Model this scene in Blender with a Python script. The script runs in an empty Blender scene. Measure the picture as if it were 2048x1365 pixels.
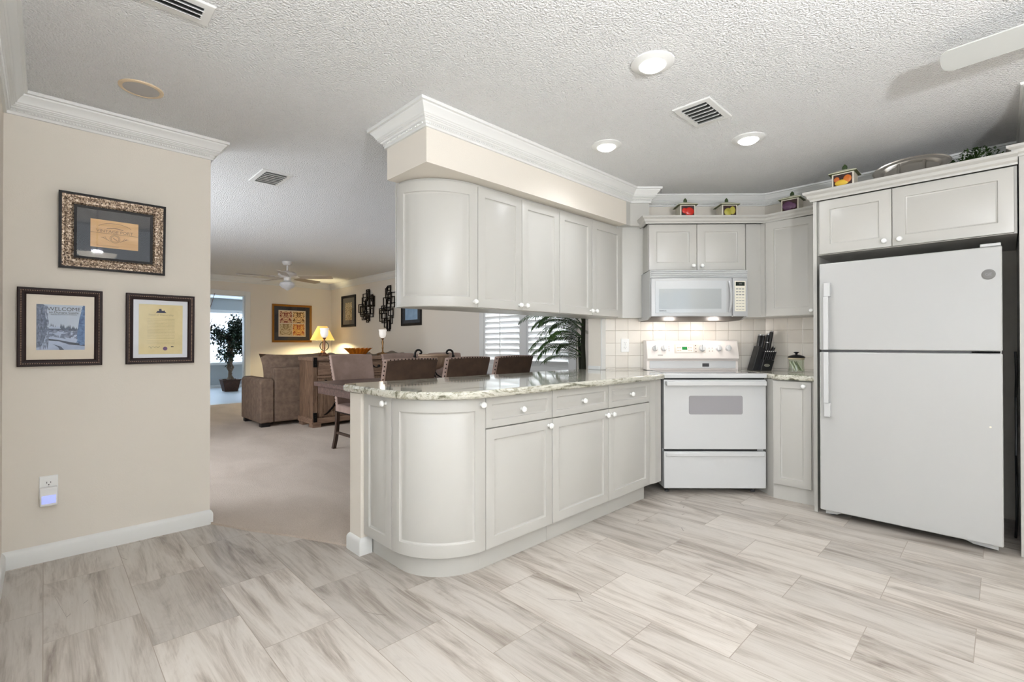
import bpy, bmesh, math, random
from mathutils import Vector, Matrix
random.seed(7)
SC = bpy.context.scene
COL = SC.collection
PI = math.pi
S = math.sqrt(.5)
R = math.radians

# ---------------------------------------------------------------- camera, world, light, exposure
cam = bpy.data.cameras.new('camera'); camo = bpy.data.objects.new('camera', cam); COL.objects.link(camo)
cam.sensor_width = 36; cam.lens = 36 * 959 / 2048; cam.clip_start = .05
camo.location = (0, 0, 1.14)
camo.rotation_euler = (R(90.30), R(.057), R(45.7 - 90))
SC.camera = camo
SC.view_settings.view_transform = 'Standard'; SC.view_settings.look = 'None'
SC.view_settings.gamma = 1; SC.view_settings.use_curve_mapping = False
SC.view_settings.exposure = 0.25
wd = bpy.data.worlds.new('sky'); SC.world = wd; wd.use_nodes = True
bg = wd.node_tree.nodes['Background']; bg.inputs[0].default_value = (.86, .93, 1, 1); bg.inputs[1].default_value = 1.3

def light(name, kind, loc, power, rgb=(1, 1, 1), size=.1, rot=(0, 0, 0), sy=None, spot=None):
    l = bpy.data.lights.new(name, kind); l.energy = power; l.color = (rgb[0] * .98, rgb[1], rgb[2] * 1.04)
    if kind == 'AREA':
        l.size = size
        if sy: l.shape = 'RECTANGLE'; l.size_y = sy
    elif kind != 'SUN': l.shadow_soft_size = size
    if spot: l.spot_size = spot; l.spot_blend = 1.
    o = bpy.data.objects.new(name, l); COL.objects.link(o); o.location = loc; o.rotation_euler = rot
    return o
# daylight entering by the windows of the breakfast nook behind the camera, the dining window and the sunroom window
light('daylight_nook_south', 'AREA', (-.2, -2.55, 1.45), 14, (.88, .955, 1), 2.9, (R(122), 0, 0), 1.5)
light('daylight_nook_west', 'AREA', (-2.55, -.4, 1.45), 36, (.88, .955, 1), 2.9, (R(122), 0, R(-90)), 1.5)
light('daylight_dining', 'AREA', (4.95, 4.36, 1.75), 90, (.86, .92, 1), 1.6, (R(90), 0, R(90)), 1.4)
light('fill_living', 'AREA', (-.12, 5.3, 1.4), 40, (.93, .96, 1), 2.4, (R(90), 0, R(-90)), 1.6)  # fill added to brighten the living room, set at an invented unseen window
light('daylight_sunroom', 'AREA', (2.8, 14.5, 1.5), 230, (.8, .9, 1), 3.4, (R(-90), 0, 0), 1.3)

sun = light('sun', 'SUN', (0, -6, 6), 17, (1, .98, .94), .01, (R(50), 0, R(14))); sun.data.angle = R(2)  # sun added so its bounce off the unseen nook floor lifts the ceiling

# ---------------------------------------------------------------- materials
def lin(c):
    return tuple((x / 255 / 12.92 if x <= 10 else ((x / 255 + .055) / 1.055) ** 2.4) for x in c) + (1,)
class NT:
    def __init__(s, name):
        s.m = bpy.data.materials.new(name); s.m.use_nodes = True; s.t = s.m.node_tree; s.n = s.t.nodes; s.b = s.n['Principled BSDF']
    def node(s, typ, **k):
        n = s.n.new(typ)
        for a, v in k.items():
            if a.startswith('i_'):
                key = a[2:]; key = int(key) if key.isdigit() else key
                if isinstance(v, bpy.types.NodeSocket): s.t.links.new(v, n.inputs[key])
                else: n.inputs[key].default_value = v
            else: setattr(n, a, v)
        return n
    def set(s, key, v):
        if isinstance(v, bpy.types.NodeSocket): s.t.links.new(v, s.b.inputs[key])
        else: s.b.inputs[key].default_value = v
    def math(s, op, a, b=0.):
        n = s.n.new('ShaderNodeMath'); n.operation = op
        for i, v in ((0, a), (1, b)):
            if isinstance(v, bpy.types.NodeSocket): s.t.links.new(v, n.inputs[i])
            else: n.inputs[i].default_value = v
        return n.outputs[0]
    def coords(s, scale=(1, 1, 1), kind='Object'):
        tc = s.node('ShaderNodeTexCoord'); mp = s.node('ShaderNodeMapping', i_Vector=tc.outputs[kind]); mp.inputs['Scale'].default_value = scale
        return mp.outputs[0]
    def noise(s, vec, scale, detail=4, rough=.5, dist=0):
        n = s.node('ShaderNodeTexNoise', i_Vector=vec, i_Scale=scale, i_Detail=detail, i_Roughness=rough, i_Distortion=dist)
        return n.outputs[0]
    def ramp(s, fac, stops, interp='LINEAR'):
        n = s.node('ShaderNodeValToRGB', i_Fac=fac); cr = n.color_ramp; cr.interpolation = interp
        while len(cr.elements) < len(stops): cr.elements.new(.5)
        for e, (p, c) in zip(cr.elements, stops): e.position = p; e.color = lin(c)
        return n.outputs[0]
    def mix(s, fac, a, b, blend='MIX'):
        n = s.node('ShaderNodeMix', data_type='RGBA', blend_type=blend)
        for k, v in ((0, fac), (6, a), (7, b)):
            if isinstance(v, bpy.types.NodeSocket): s.t.links.new(v, n.inputs[k])
            else: n.inputs[k].default_value = v
        return n.outputs[2]
    def bump(s, h, strength=.3, dist=.01):
        s.set('Normal', s.node('ShaderNodeBump', i_Height=h, i_Strength=strength, i_Distance=dist).outputs[0])
def mat(name, rgb, rough=.5, metal=0, bump=None, var=None, stretch=(1, 1, 1), spec=.5, coat=0, emit=0, ecol=None, trans=0):
    t = NT(name); t.set('Base Color', lin(rgb)); t.set('Roughness', rough); t.set('Metallic', metal); t.set('Specular IOR Level', spec); t.set('Coat Weight', coat)
    if bump or var: v = t.coords(stretch)
    if bump: t.bump(t.noise(v, bump[0], 4), bump[1], bump[2])
    if var:
        n = t.noise(v, var[0], 5, .6)
        t.set('Base Color', t.ramp(n, [(.3, var[1]), (.7, rgb)]))
    if emit: t.set('Emission Color', lin(ecol or rgb)); t.set('Emission Strength', emit)
    if trans: t.set('Transmission Weight', trans)
    return t.m
M = {}
M['ceil'] = mat('ceiling_stipple', (244, 244, 243), .9, bump=(105, 1.0, .02), spec=.2)
M['wall'] = mat('beige_paint', (226, 219, 208), .75, bump=(160, .12, .004), spec=.25)
M['wallB'] = mat('greyblue_paint', (176, 180, 180), .8)
M['trim'] = mat('white_trim_paint', (226, 226, 223), .4)
M['cab'] = mat('cream_thermofoil', (192, 190, 184), .32)
M['cabin'] = mat('cabinet_underside', (222, 220, 212), .45)
M['gap'] = mat('dark_gap', (96, 78, 62), .8)
M['knob'] = mat('white_ceramic', (246, 246, 243), .12, coat=.5)
M['white'] = mat('white_enamel', (206, 207, 207), .16, coat=.3)
M['mwwhite'] = mat('microwave_white', (182, 183, 183), .2, coat=.3)
M['whitep'] = mat('white_appliance_steel', (187, 187, 185), .3, bump=(260, .08, .002))
M['cream_plastic'] = mat('cream_plastic', (236, 231, 214), .4)
M['plate'] = mat('white_plate', (240, 240, 238), .35)
M['black'] = mat('black_plastic', (22, 22, 24), .35)
M['blackgap'] = mat('gap_shade_black', (12, 12, 13), .7)  # near-black fill painted in as the shade inside the range gaps
M['dgrey'] = mat('dark_grey', (70, 70, 72), .5)
M['grey'] = mat('grey_print', (140, 142, 140), .6)
M['ovenglass'] = mat('tinted_glass', (150, 148, 152), .08, coat=.6)
M['mwglass'] = mat('window_mesh_glass', (160, 165, 166), .08, coat=.8)
M['cooktop'] = mat('grey_ceramic_glass', (150, 148, 146), .05, coat=.6, var=(180, (120, 118, 116)))
M['lcd'] = mat('green_display', (20, 110, 50), .3, emit=.35, ecol=(20, 150, 60))
M['lcdark'] = mat('dark_display', (38, 44, 40), .2)
M['chrome'] = mat('chrome', (200, 200, 202), .2, 1)
M['silver'] = mat('embossed_silver', (188, 184, 178), .28, 1, bump=(60, .25, .004))
M['badge'] = mat('brushed_badge', (118, 116, 114), .5, .2)
M['iron'] = mat('black_iron', (26, 23, 22), .45, .6)
M['ironart'] = mat('dark_bronze', (34, 28, 25), .5, .5)
M['brass'] = mat('antique_brass', (150, 116, 78), .35, .9)
M['amber'] = mat('amber_glass', (205, 120, 30), .12, trans=.35)
M['frost'] = mat('frosted_glass', (240, 240, 238), .3, emit=.35, ecol=(255, 244, 230))
M['lens'] = mat('lamp_lens', (255, 255, 252), .4, emit=9, ecol=(255, 250, 240))
M['pendant'] = mat('alabaster_bowl', (250, 246, 238), .4, emit=9.0, ecol=(255, 246, 232))
M['speaker'] = mat('speaker_mesh', (186, 182, 178), .6, bump=(500, .5, .003))
M['speakrim'] = mat('aged_rim', (222, 200, 168), .5)
M['ventshade'] = mat('duct_shade', (52, 52, 50), .8)
M['blue_led'] = mat('blue_glow', (150, 160, 255), .4, emit=.75, ecol=(150, 160, 255))
M['leaf'] = mat('dark_leaf', (34, 58, 34), .45, var=(9, (18, 36, 26)))
M['leaf2'] = mat('boxwood_leaf', (58, 84, 28), .5, var=(20, (22, 44, 12)))
M['palm'] = mat('palm_leaf', (84, 116, 56), .45, var=(7, (34, 60, 34)))
M['bark'] = mat('ficus_bark', (112, 96, 80), .8, bump=(40, .5, .01), stretch=(1, 1, .2))
M['palmtrunk'] = mat('palm_stem', (44, 48, 30), .7)
M['finial'] = mat('leaf_finial', (52, 70, 34), .5)
M['basket'] = mat('woven_basket', (84, 52, 32), .7, bump=(60, .8, .01), var=(50, (40, 24, 16)))
M['terracotta'] = mat('dark_planter', (70, 52, 42), .6)
M['sofa'] = mat('taupe_chenille', (140, 120, 104), .95, bump=(220, .5, .006), var=(14, (112, 94, 82)), spec=.2)
M['suede'] = mat('taupe_suede', (172, 148, 137), .85, var=(8, (152, 130, 119)), spec=.3)
M['suedeback'] = mat('brown_backing', (88, 70, 58), .85, var=(9, (74, 58, 48)), spec=.3)
M['nail'] = mat('dark_nailhead', (52, 42, 36), .35, .7)
M['chairwood'] = mat('chair_wood', (74, 54, 42), .5, var=(6, (52, 38, 30)), stretch=(8, 8, 1))
M['runner'] = mat('grey_cloth', (128, 116, 104), .9, bump=(90, .3, .006))
t = NT('parchment_shade'); t.set('Base Color', lin((238, 214, 150))); t.set('Roughness', .8); t.set('Emission Color', lin((255, 226, 140))); t.set('Emission Strength', .3)
tl = t.node('ShaderNodeBsdfTranslucent'); tl.inputs[0].default_value = lin((255, 240, 200)); mx = t.node('ShaderNodeMixShader', i_0=.45, i_1=t.b.outputs[0], i_2=tl.outputs[0]); t.t.links.new(mx.outputs[0], t.n['Material Output'].inputs[0]); M['shade'] = t.m
M['mat_cream'] = mat('cream_matboard', (226, 214, 196), .8)
M['mat_white'] = mat('white_matboard', (226, 228, 234), .8)
M['mat_black'] = mat('black_matboard', (48, 50, 56), .7)
M['mat_grey'] = mat('grey_matboard', (108, 104, 96), .8)
M['paper'] = mat('parchment_paper', (228, 212, 166), .8, var=(14, (214, 198, 150)))
M['ink'] = mat('ink', (70, 66, 66), .8)
M['inklite'] = mat('faded_ink', (176, 160, 124), .8)
M['inkbrown'] = mat('brand_ink', (142, 108, 76), .8)
M['navy'] = mat('navy_ink', (52, 56, 84), .8)
M['seal'] = mat('purple_wax', (88, 52, 104), .5)
M['portwood'] = mat('pale_pine', (226, 186, 132), .6, var=(5, (206, 160, 104)), stretch=(1, 1, 9))
M['frame_dark'] = mat('mahogany_frame', (38, 23, 23), .5, spec=.3)
M['frame_bead'] = mat('bronze_bead', (176, 150, 132), .4, .5)
M['frame_black'] = mat('black_frame', (24, 20, 20), .5, spec=.3)
M['frame_gold'] = mat('gold_frame', (150, 102, 40), .35, .6, bump=(70, .3, .004))
t = NT('antique_silver_frame'); v = t.coords(); n = t.noise(v, 130, 6, .75, .7)
t.set('Base Color', t.ramp(n, [(.40, (30, 20, 14)), (.47, (88, 68, 50)), (.54, (160, 140, 118)), (.64, (206, 194, 180))])); t.set('Metallic', .55); t.set('Roughness', .42); M['frame_antique'] = t.m
def damask(name, a, b, sc):
    t = NT(name); v = t.coords()
    sp = t.node('ShaderNodeSeparateXYZ', i_0=v)
    mv = t.node('ShaderNodeCombineXYZ', i_0=t.math('ABSOLUTE', sp.outputs[0]), i_1=0., i_2=sp.outputs[2])
    n = t.noise(mv.outputs[0], sc, 2, .5, 2.2)
    t.set('Base Color', t.ramp(n, [(.0, a), (.47, a), (.5, b), (1, b)])); t.set('Roughness', .8); return t.m
M['dam1'] = damask('red_scroll_print', (128, 44, 36), (226, 196, 158), 22)
M['dam2'] = damask('olive_scroll_print', (110, 74, 44), (238, 208, 150), 19)
M['dam3'] = damask('sage_scroll_print', (150, 126, 88), (206, 190, 152), 14)
M['dam4'] = damask('rust_scroll_print', (170, 72, 40), (240, 196, 112), 20)
M['damB'] = damask('beige_scroll_print', (206, 190, 150), (150, 134, 100), 18)
M['bluephoto'] = mat('blue_photo', (120, 150, 186), .4, var=(8, (160, 190, 216)))
# fruit skins
M['red'] = mat('red_tomato', (206, 40, 24), .25, coat=.4); M['pear'] = mat('yellow_green_fruit', (196, 184, 84), .3, var=(9, (160, 156, 60)))
M['plum'] = mat('purple_plum', (128, 88, 122), .3, var=(12, (84, 52, 84))); M['pumpk'] = mat('orange_squash', (222, 134, 48), .35, var=(10, (190, 88, 40)))
M['squash'] = mat('yellow_squash', (230, 190, 60), .35); M['boxw'] = mat('distressed_white_wood', (232, 228, 214), .6, var=(22, (206, 196, 176)))
M['boxroof'] = mat('cream_green_roof', (214, 212, 188), .6); M['boxedge'] = mat('olive_edge', (98, 102, 70), .6); M['boxdark'] = mat('dark_picture_ground', (58, 36, 34), .7)
M['candy'] = mat('green_white_stick', (226, 228, 210), .4); M['candyg'] = mat('green_stick', (120, 134, 92), .4)
# snow picture
M['snowsky'] = mat('snow_sky', (196, 206, 218), .6, var=(6, (178, 190, 208))); M['snow'] = mat('snow_ground', (186, 198, 220), .6, var=(16, (150, 164, 192)))
M['frosttree'] = mat('frosted_tree', (58, 66, 92), .7, var=(90, (142, 152, 178))); M['bluetree'] = mat('blue_pine', (30, 60, 108), .7, var=(80, (110, 144, 190)))
M['firs'] = mat('distant_firs', (48, 58, 78), .7, var=(80, (98, 110, 134))); M['wallstone'] = mat('stone_wall', (34, 40, 56), .7, var=(60, (60, 68, 88)))
# clear glass that shows faint reflections
def clear(name, refl=.06, tint=(255, 255, 255), ior=1.45):
    t = NT(name); t.n.remove(t.b); out = t.n['Material Output']
    tr = t.node('ShaderNodeBsdfTransparent', i_Color=lin(tint)); gl = t.node('ShaderNodeBsdfGlossy', i_Roughness=.02)
    lw = t.node('ShaderNodeFresnel', i_IOR=ior); ge = t.node('ShaderNodeNewGeometry'); f = t.math('MULTIPLY', t.math('ADD', lw.outputs[0], refl), t.math('SUBTRACT', 1., ge.outputs['Backfacing']))
    mx = t.node('ShaderNodeMixShader', i_0=f, i_1=tr.outputs[0], i_2=gl.outputs[0]); t.t.links.new(mx.outputs[0], out.inputs[0]); return t.m
M['glass'] = clear('picture_glass', .0, (255, 255, 255), 1.42); M['pane'] = clear('window_pane', 0); M['jarglass'] = clear('jar_glass', .02, (246, 249, 244))
# tile backsplash: coordinates run along the wall
def tiles(name, px, pz, ox, oz):
    t = NT(name); v = t.coords(); sp = t.node('ShaderNodeSeparateXYZ', i_0=v)
    a = t.math('DIVIDE', t.math('SUBTRACT', sp.outputs[0], ox), px); b = t.math('DIVIDE', t.math('SUBTRACT', sp.outputs[2], oz), pz)
    def edge(q, p):
        fr = t.math('FRACT', q); d = t.math('MINIMUM', fr, t.math('SUBTRACT', 1., fr)); return t.math('MULTIPLY', d, p)
    d = t.math('MINIMUM', edge(a, px), edge(b, pz))
    g = t.math('LESS_THAN', d, .0013)
    cv = t.node('ShaderNodeCombineXYZ', i_0=t.math('FLOOR', a), i_1=t.math('FLOOR', b)); wn = t.node('ShaderNodeTexWhiteNoise', i_Vector=cv.outputs[0])
    n = t.noise(v, 7, 4)
    c = t.ramp(t.math('ADD', t.math('MULTIPLY', wn.outputs[0], .5), t.math('MULTIPLY', n, .5)), [(.2, (222, 214, 203)), (.8, (236, 231, 222))])
    t.set('Base Color', t.mix(g, c, lin((176, 164, 150)))); t.set('Roughness', .25)
    t.bump(t.math('MINIMUM', d, .004), .6, .5); return t.m
M['tile'] = tiles('cream_wall_tile', .1085, .1085, .955, .925)
# granite with long veins
t = NT('veined_granite'); v = t.coords((1.1, 7, 9)); n1 = t.noise(v, 1.5, 9, .62, 1.6); v2 = t.coords((1, 1, 1)); n2 = t.noise(v2, 21, 7, .7)
f = t.math('ADD', t.math('MULTIPLY', n1, .73), t.math('MULTIPLY', n2, .27))
t.set('Base Color', t.ramp(f, [(.36, (62, 62, 52)), (.42, (118, 116, 98)), (.47, (186, 184, 168)), (.53, (212, 210, 198)), (.58, (150, 146, 126)), (.63, (216, 212, 198)), (.72, (120, 114, 96))]))
t.set('Roughness', .07); t.set('Coat Weight', .3); M['granite'] = t.m
# floor: porcelain planks 0.296 x 0.617, half offset, wood-like streaks along y
t = NT('plank_tile'); v = t.coords(); sp = t.node('ShaderNodeSeparateXYZ', i_0=v)
PX, PY = .2962, .6180
a = t.math('DIVIDE', sp.outputs[0], PX); i = t.math('FLOOR', a)
half = t.math('MULTIPLY', t.math('FLOORED_MODULO', i, 2.), .5)
b = t.math('ADD', t.math('DIVIDE', t.math('SUBTRACT', sp.outputs[1], 3.170), PY), half); j = t.math('FLOOR', b)
def edge(q, p):
    fr = t.math('FRACT', q); return t.math('MULTIPLY', t.math('MINIMUM', fr, t.math('SUBTRACT', 1., fr)), p)
d = t.math('MINIMUM', edge(a, PX), edge(b, PY)); g = t.math('LESS_THAN', d, .0014)
cid = t.node('ShaderNodeCombineXYZ', i_0=i, i_1=j); wn = t.node('ShaderNodeTexWhiteNoise', i_Vector=cid.outputs[0])
off = t.node('ShaderNodeVectorMath', operation='SCALE', i_0=wn.outputs['Color']); off.inputs[3].default_value = 31.
st = t.node('ShaderNodeVectorMath', operation='MULTIPLY', i_0=v, i_1=(9., 1.15, 1.)); sv = t.node('ShaderNodeVectorMath', operation='ADD', i_0=st.outputs[0], i_1=off.outputs[0])
n1 = t.noise(sv.outputs[0], 1.0, 8, .62, 1.3)
st2 = t.node('ShaderNodeVectorMath', operation='MULTIPLY', i_0=v, i_1=(30., 2.2, 1.)); sv2 = t.node('ShaderNodeVectorMath', operation='ADD', i_0=st2.outputs[0], i_1=off.outputs[0])
n2 = t.noise(sv2.outputs[0], 1.6, 6, .65, .6)
st3 = t.node('ShaderNodeVectorMath', operation='MULTIPLY', i_0=v, i_1=(3.4, 1.1, 1.)); sv3 = t.node('ShaderNodeVectorMath', operation='ADD', i_0=st3.outputs[0], i_1=off.outputs[0])
n3 = t.noise(sv3.outputs[0], 1.5, 5, .6, 1.0)
st4 = t.node('ShaderNodeVectorMath', operation='MULTIPLY', i_0=v, i_1=(95., 3.2, 1.)); sv4 = t.node('ShaderNodeVectorMath', operation='ADD', i_0=st4.outputs[0], i_1=off.outputs[0]); n4 = t.noise(sv4.outputs[0], 1.4, 4, .6, .3)
n1 = t.math('ADD', t.math('MULTIPLY', n1, .79), t.math('MULTIPLY', n4, .21))
base = t.ramp(n1, [(.33, (158, 145, 133)), (.42, (200, 189, 177)), (.51, (229, 220, 209)), (.60, (238, 230, 220)), (.70, (212, 200, 187))])
base = t.mix(t.ramp(n2, [(.56, (0, 0, 0)), (.80, (150, 150, 150))]), base, lin((142, 130, 120)))
base = t.mix(t.ramp(n3, [(.56, (0, 0, 0)), (.74, (170, 170, 170))]), base, lin((156, 146, 138)))
vor = t.node('ShaderNodeTexVoronoi', feature='DISTANCE_TO_EDGE', i_Vector=sv.outputs[0], i_Scale=.55)
nn = t.noise(sv3.outputs[0], 3., 3)
ck = t.math('MULTIPLY', t.math('LESS_THAN', vor.outputs[0], .0022), t.math('GREATER_THAN', nn, .60))
base = t.mix(t.math('MULTIPLY', ck, .5), base, lin((104, 92, 82)))
tone = t.math('ADD', t.math('MULTIPLY', wn.outputs[0], .17), .59); tc = t.node('ShaderNodeCombineColor', i_0=tone, i_1=tone, i_2=tone)
base = t.mix(1., base, tc.outputs[0], 'MULTIPLY')
t.set('Base Color', t.mix(g, base, lin((160, 149, 137)))); t.set('Roughness', .42); t.bump(t.math('MINIMUM', d, .003), .5, .4); M['floor'] = t.m
t = NT('beige_carpet'); v = t.coords(); n = t.noise(v, 150, 3, .7); n2 = t.noise(t.coords((1, .5, 1)), 2.4, 3, .5, .8)
t.set('Base Color', t.mix(.5, t.ramp(n, [(.3, (200, 184, 170)), (.7, (238, 225, 212))]), t.ramp(n2, [(.35, (210, 195, 180)), (.65, (234, 220, 206))])))
t.set('Roughness', 1); t.set('Specular IOR Level', .1); t.bump(n, .9, .012); M['carpet'] = t.m
def wood(name, a, b, c, stretch, sc=3.):
    t = NT(name); v = t.coords(stretch); n = t.noise(v, sc, 7, .65, 1.4)
    t.set('Base Color', t.ramp(n, [(.3, a), (.5, b), (.7, c)])); t.set('Roughness', .55); t.bump(n, .15, .004); return t.m
M['oakh'] = wood('grey_oak_h', (96, 72, 58), (140, 112, 92), (166, 138, 116), (1, 6, 9), 3)
M['oakv'] = wood('grey_oak_v', (84, 62, 48), (124, 98, 78), (150, 122, 100), (9, 6, 1), 3)
M['tablew'] = wood('dark_table_wood', (58, 42, 36), (88, 66, 58), (112, 86, 76), (1, 9, 9), 3)

# ---------------------------------------------------------------- mesh builder
class MB:
    def __init__(s, Mx=None): s.bm = bmesh.new(); s.mi = 0; s.M = Mx or Matrix()
    def v(s, p): return s.bm.verts.new(s.M @ Vector(p))
    def f(s, vs):
        try: q = s.bm.faces.new(vs); q.material_index = s.mi; return q
        except ValueError: return None
    def poly(s, pts): return s.f([s.v(p) for p in pts])
    def loops(s, rings, closed=True, caps=(False, False)):
        V = [[s.v(p) for p in r] for r in rings]; n = len(V[0])
        for a, b in zip(V, V[1:]):
            for k in range(n if closed else n - 1):
                s.f([a[k], a[(k + 1) % n], b[(k + 1) % n], b[k]])
        if caps[0]: s.f(V[0][::-1])
        if caps[1]: s.f(V[-1])
        return s
    def box(s, x0, x1, y0, y1, z0, z1):
        r = lambda z: [(x0, y0, z), (x1, y0, z), (x1, y1, z), (x0, y1, z)]
        return s.loops([r(z0), r(z1)], True, (True, True))
    def prism(s, pts, z0, z1):
        return s.loops([[(x, y, z0) for x, y in pts], [(x, y, z1) for x, y in pts]], True, (True, True))
    def prismy(s, pts, y0, y1):   # pts in x,z
        return s.loops([[(x, y0, z) for x, z in pts], [(x, y1, z) for x, z in pts]], True, (True, True))
    def prismx(s, pts, x0, x1):   # pts in y,z
        return s.loops([[(x0, y, z) for y, z in pts], [(x1, y, z) for y, z in pts]], True, (True, True))
    def lathe(s, prof, seg=24, c=(0, 0, 0), axis='z', caps=(True, True), sx=1, sy=1):
        rings = []
        for r, h in prof:
            ring = []
            for k in range(seg):
                a = 2 * PI * k / seg; p = (r * math.cos(a) * sx, r * math.sin(a) * sy, h)
                if axis == 'y': p = (p[0], -p[2], p[1])      # local height runs towards -y
                if axis == 'x': p = (p[2], p[0], p[1])
                ring.append((p[0] + c[0], p[1] + c[1], p[2] + c[2]))
            rings.append(ring)
        return s.loops(rings, True, caps)
    def tube(s, pts, r, seg=8, caps=True):
        P = [Vector(p) for p in pts]; rr = r if isinstance(r, (list, tuple)) else [r] * len(P); rings = []; up = None
        for k, p in enumerate(P):
            d = (P[min(k + 1, len(P) - 1)] - P[max(k - 1, 0)]).normalized()
            if up is None: up = Vector((0, 0, 1)) if abs(d.z) < .9 else Vector((1, 0, 0))
            a = d.cross(up).normalized(); up = a.cross(d).normalized()
            rings.append([p + (a * math.cos(2 * PI * q / seg) + up * math.sin(2 * PI * q / seg)) * rr[k] for q in range(seg)])
        return s.loops(rings, True, (caps, caps))
    def ball(s, c, r, seg=12, sc=(1, 1, 1)):
        rings = [[(c[0] + r * sc[0] * math.sin(a) * math.cos(2 * PI * q / seg), c[1] + r * sc[1] * math.sin(a) * math.sin(2 * PI * q / seg), c[2] - r * sc[2] * math.cos(a)) for q in range(seg)]
                 for a in [PI * (k + .5) / 8 for k in range(8)]]
        return s.loops(rings, True, (True, True))
    def sweep(s, path, prof, z, sgn=1, closed=False):
        P = [Vector(p) for p in path]; n = len(P); ms = []
        def nor(a, b): d = (b - a).normalized(); return Vector((d.y, -d.x)) * sgn
        for k in range(n):
            n1 = nor(P[k - 1], P[k]) if (k > 0 or closed) else None; n2 = nor(P[k], P[(k + 1) % n]) if (k < n - 1 or closed) else None
            m = n1 if n2 is None else n2 if n1 is None else (n1 + n2) / (1 + n1.dot(n2)); ms.append(m)
        rings = [[(p.x + m.x * o, p.y + m.y * o, z - dd) for o, dd in prof] for p, m in zip(P, ms)]
        if closed: rings.append(rings[0])
        return s.loops(rings, True, (not closed, not closed))
    def panel(s, x0, x1, z0, z1, yf=0, t=.019, b=.055, fmap=None, n=1, raised=True):
        fm = fmap or (lambda a, y, z: (a, y, z))
        rs = [(0, t), (0, .004), (.0015, .0012), (.005, 0)]
        if raised: rs += [(b, 0), (b + .003, .007), (b + .009, .0095), (b + .014, .0085), (b + .036, .0008)]
        rings = []
        for ins, y in rs:
            a, e, c, dd = x0 + ins, x1 - ins, z0 + ins, z1 - ins
            ring = [fm(a + (e - a) * k / n, yf + y, c) for k in range(n + 1)] + [fm(a + (e - a) * k / n, yf + y, dd) for k in range(n, -1, -1)]
            rings.append(ring)
        V = [[s.v(p) for p in r] for r in rings]; L = 2 * n + 2
        for a, e in zip(V, V[1:]):
            for k in range(L): s.f([a[k], a[(k + 1) % L], e[(k + 1) % L], e[k]])
        for ring, flip in ((V[-1], False), (V[0], True)):
            for k in range(n):
                q = [ring[k], ring[k + 1], ring[L - 2 - k], ring[L - 1 - k]]; s.f(q[::-1] if flip else q)
        return s
    def build(s, name, m, parent=None, bevel=0, smooth=True, seg=2, ang=32):
        bmesh.ops.recalc_face_normals(s.bm, faces=s.bm.faces)
        me = bpy.data.meshes.new(name); s.bm.to_mesh(me); s.bm.free()
        for x in (m if isinstance(m, list) else [m]): me.materials.append(M[x] if isinstance(x, str) else x)
        if smooth:
            me.polygons.foreach_set('use_smooth', [True] * len(me.polygons)); me.set_sharp_from_angle(angle=R(ang))
        o = bpy.data.objects.new(name, me); COL.objects.link(o)
        if parent: o.parent = parent
        if bevel:
            md = o.modifiers.new('bevel', 'BEVEL'); md.width = bevel; md.segments = seg; md.limit_method = 'ANGLE'; md.angle_limit = R(40)
        return o
def tag(o, label, cat, group=None, kind=None):
    o['label'] = label; o['category'] = cat
    if group: o['group'] = group
    if kind: o['kind'] = kind
    return o
def thing(name, label, cat, loc=(0, 0, 0), rz=0, group=None):
    o = bpy.data.objects.new(name, None); COL.objects.link(o); o.location = loc; o.rotation_euler = (0, 0, R(rz)); o.empty_display_size = .1
    return tag(o, label, cat, group)
def struct(o): o['kind'] = 'structure'; return o
def copy_tree(o, parent=None):
    c = o.copy(); COL.objects.link(c)
    if parent: c.parent = parent
    for ch in [x for x in o.children]: copy_tree(ch, c)
    return c
def text(name, body, size, loc, m, parent, align='CENTER', ext=.0004, rot=(R(90), 0, 0), sx=1):
    cu = bpy.data.curves.new(name, 'FONT'); cu.body = body; cu.size = size; cu.align_x = align; cu.align_y = 'CENTER'; cu.extrude = ext; cu.resolution_u = 3
    tmp = bpy.data.objects.new(name, cu); me = bpy.data.meshes.new_from_object(tmp); bpy.data.objects.remove(tmp); me.name = name
    me.materials.clear(); me.materials.append(M[m]); o = bpy.data.objects.new(name, me); COL.objects.link(o); o.parent = parent; o.location = loc; o.rotation_euler = rot; o.scale = (sx, 1, 1)
    return o
def knob(parent, x, yf, z, name='knob', r=.0165):
    mb = MB(); mb.lathe([(.009, 0), (.0075, .006), (.0065, .011), (r * .75, .015), (r, .021), (r * .95, .027), (r * .7, .032), (r * .25, .0345)], 16, (x, yf, z), 'y')
    return mb.build(name, 'knob', parent)

# ---------------------------------------------------------------- setting
ZC = 2.42; XR = 4.47; YA = 10.2; K = 4.18
def kt(k, t): return (S * (k + t), S * (k - t))
struct(MB().box(-2.7, XR, -2.7, 3.7, -.1, 0).build('floor_tile', 'floor', smooth=False))
cp = [(.742, 3.53), (.82, 3.37), (.897, 3.205), (.978, 3.06), (1.059, 2.915), (1.14, 2.75), (1.205, 2.615), (1.222, 2.56), (XR, 2.56), (XR, YA), (-.15, YA), (-.15, 3.65), (.742, 3.65)]
struct(MB().prism(cp, -.02, .012).build('floor_carpet', 'carpet', smooth=False))
struct(MB().box(-.2, XR, 3.7, YA, -.1, -.02).build('floor_slab', 'carpet', smooth=False))
struct(MB().box(.4, 5.2, YA, 14.1, -.1, .012).build('floor_sunroom', mat('pale_tile', (206, 210, 212), .4), smooth=False))
struct(MB().box(-2.8, XR + .13, -2.8, YA + .1, ZC, ZC + .1).build('ceiling', 'ceil', smooth=False))
struct(MB().box(.4, 5.2, YA + .13, 14.1, 2.30, 2.4).build('ceiling_sunroom', mat('sunroom_ceiling', (232, 234, 236), .8), smooth=False))
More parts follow.
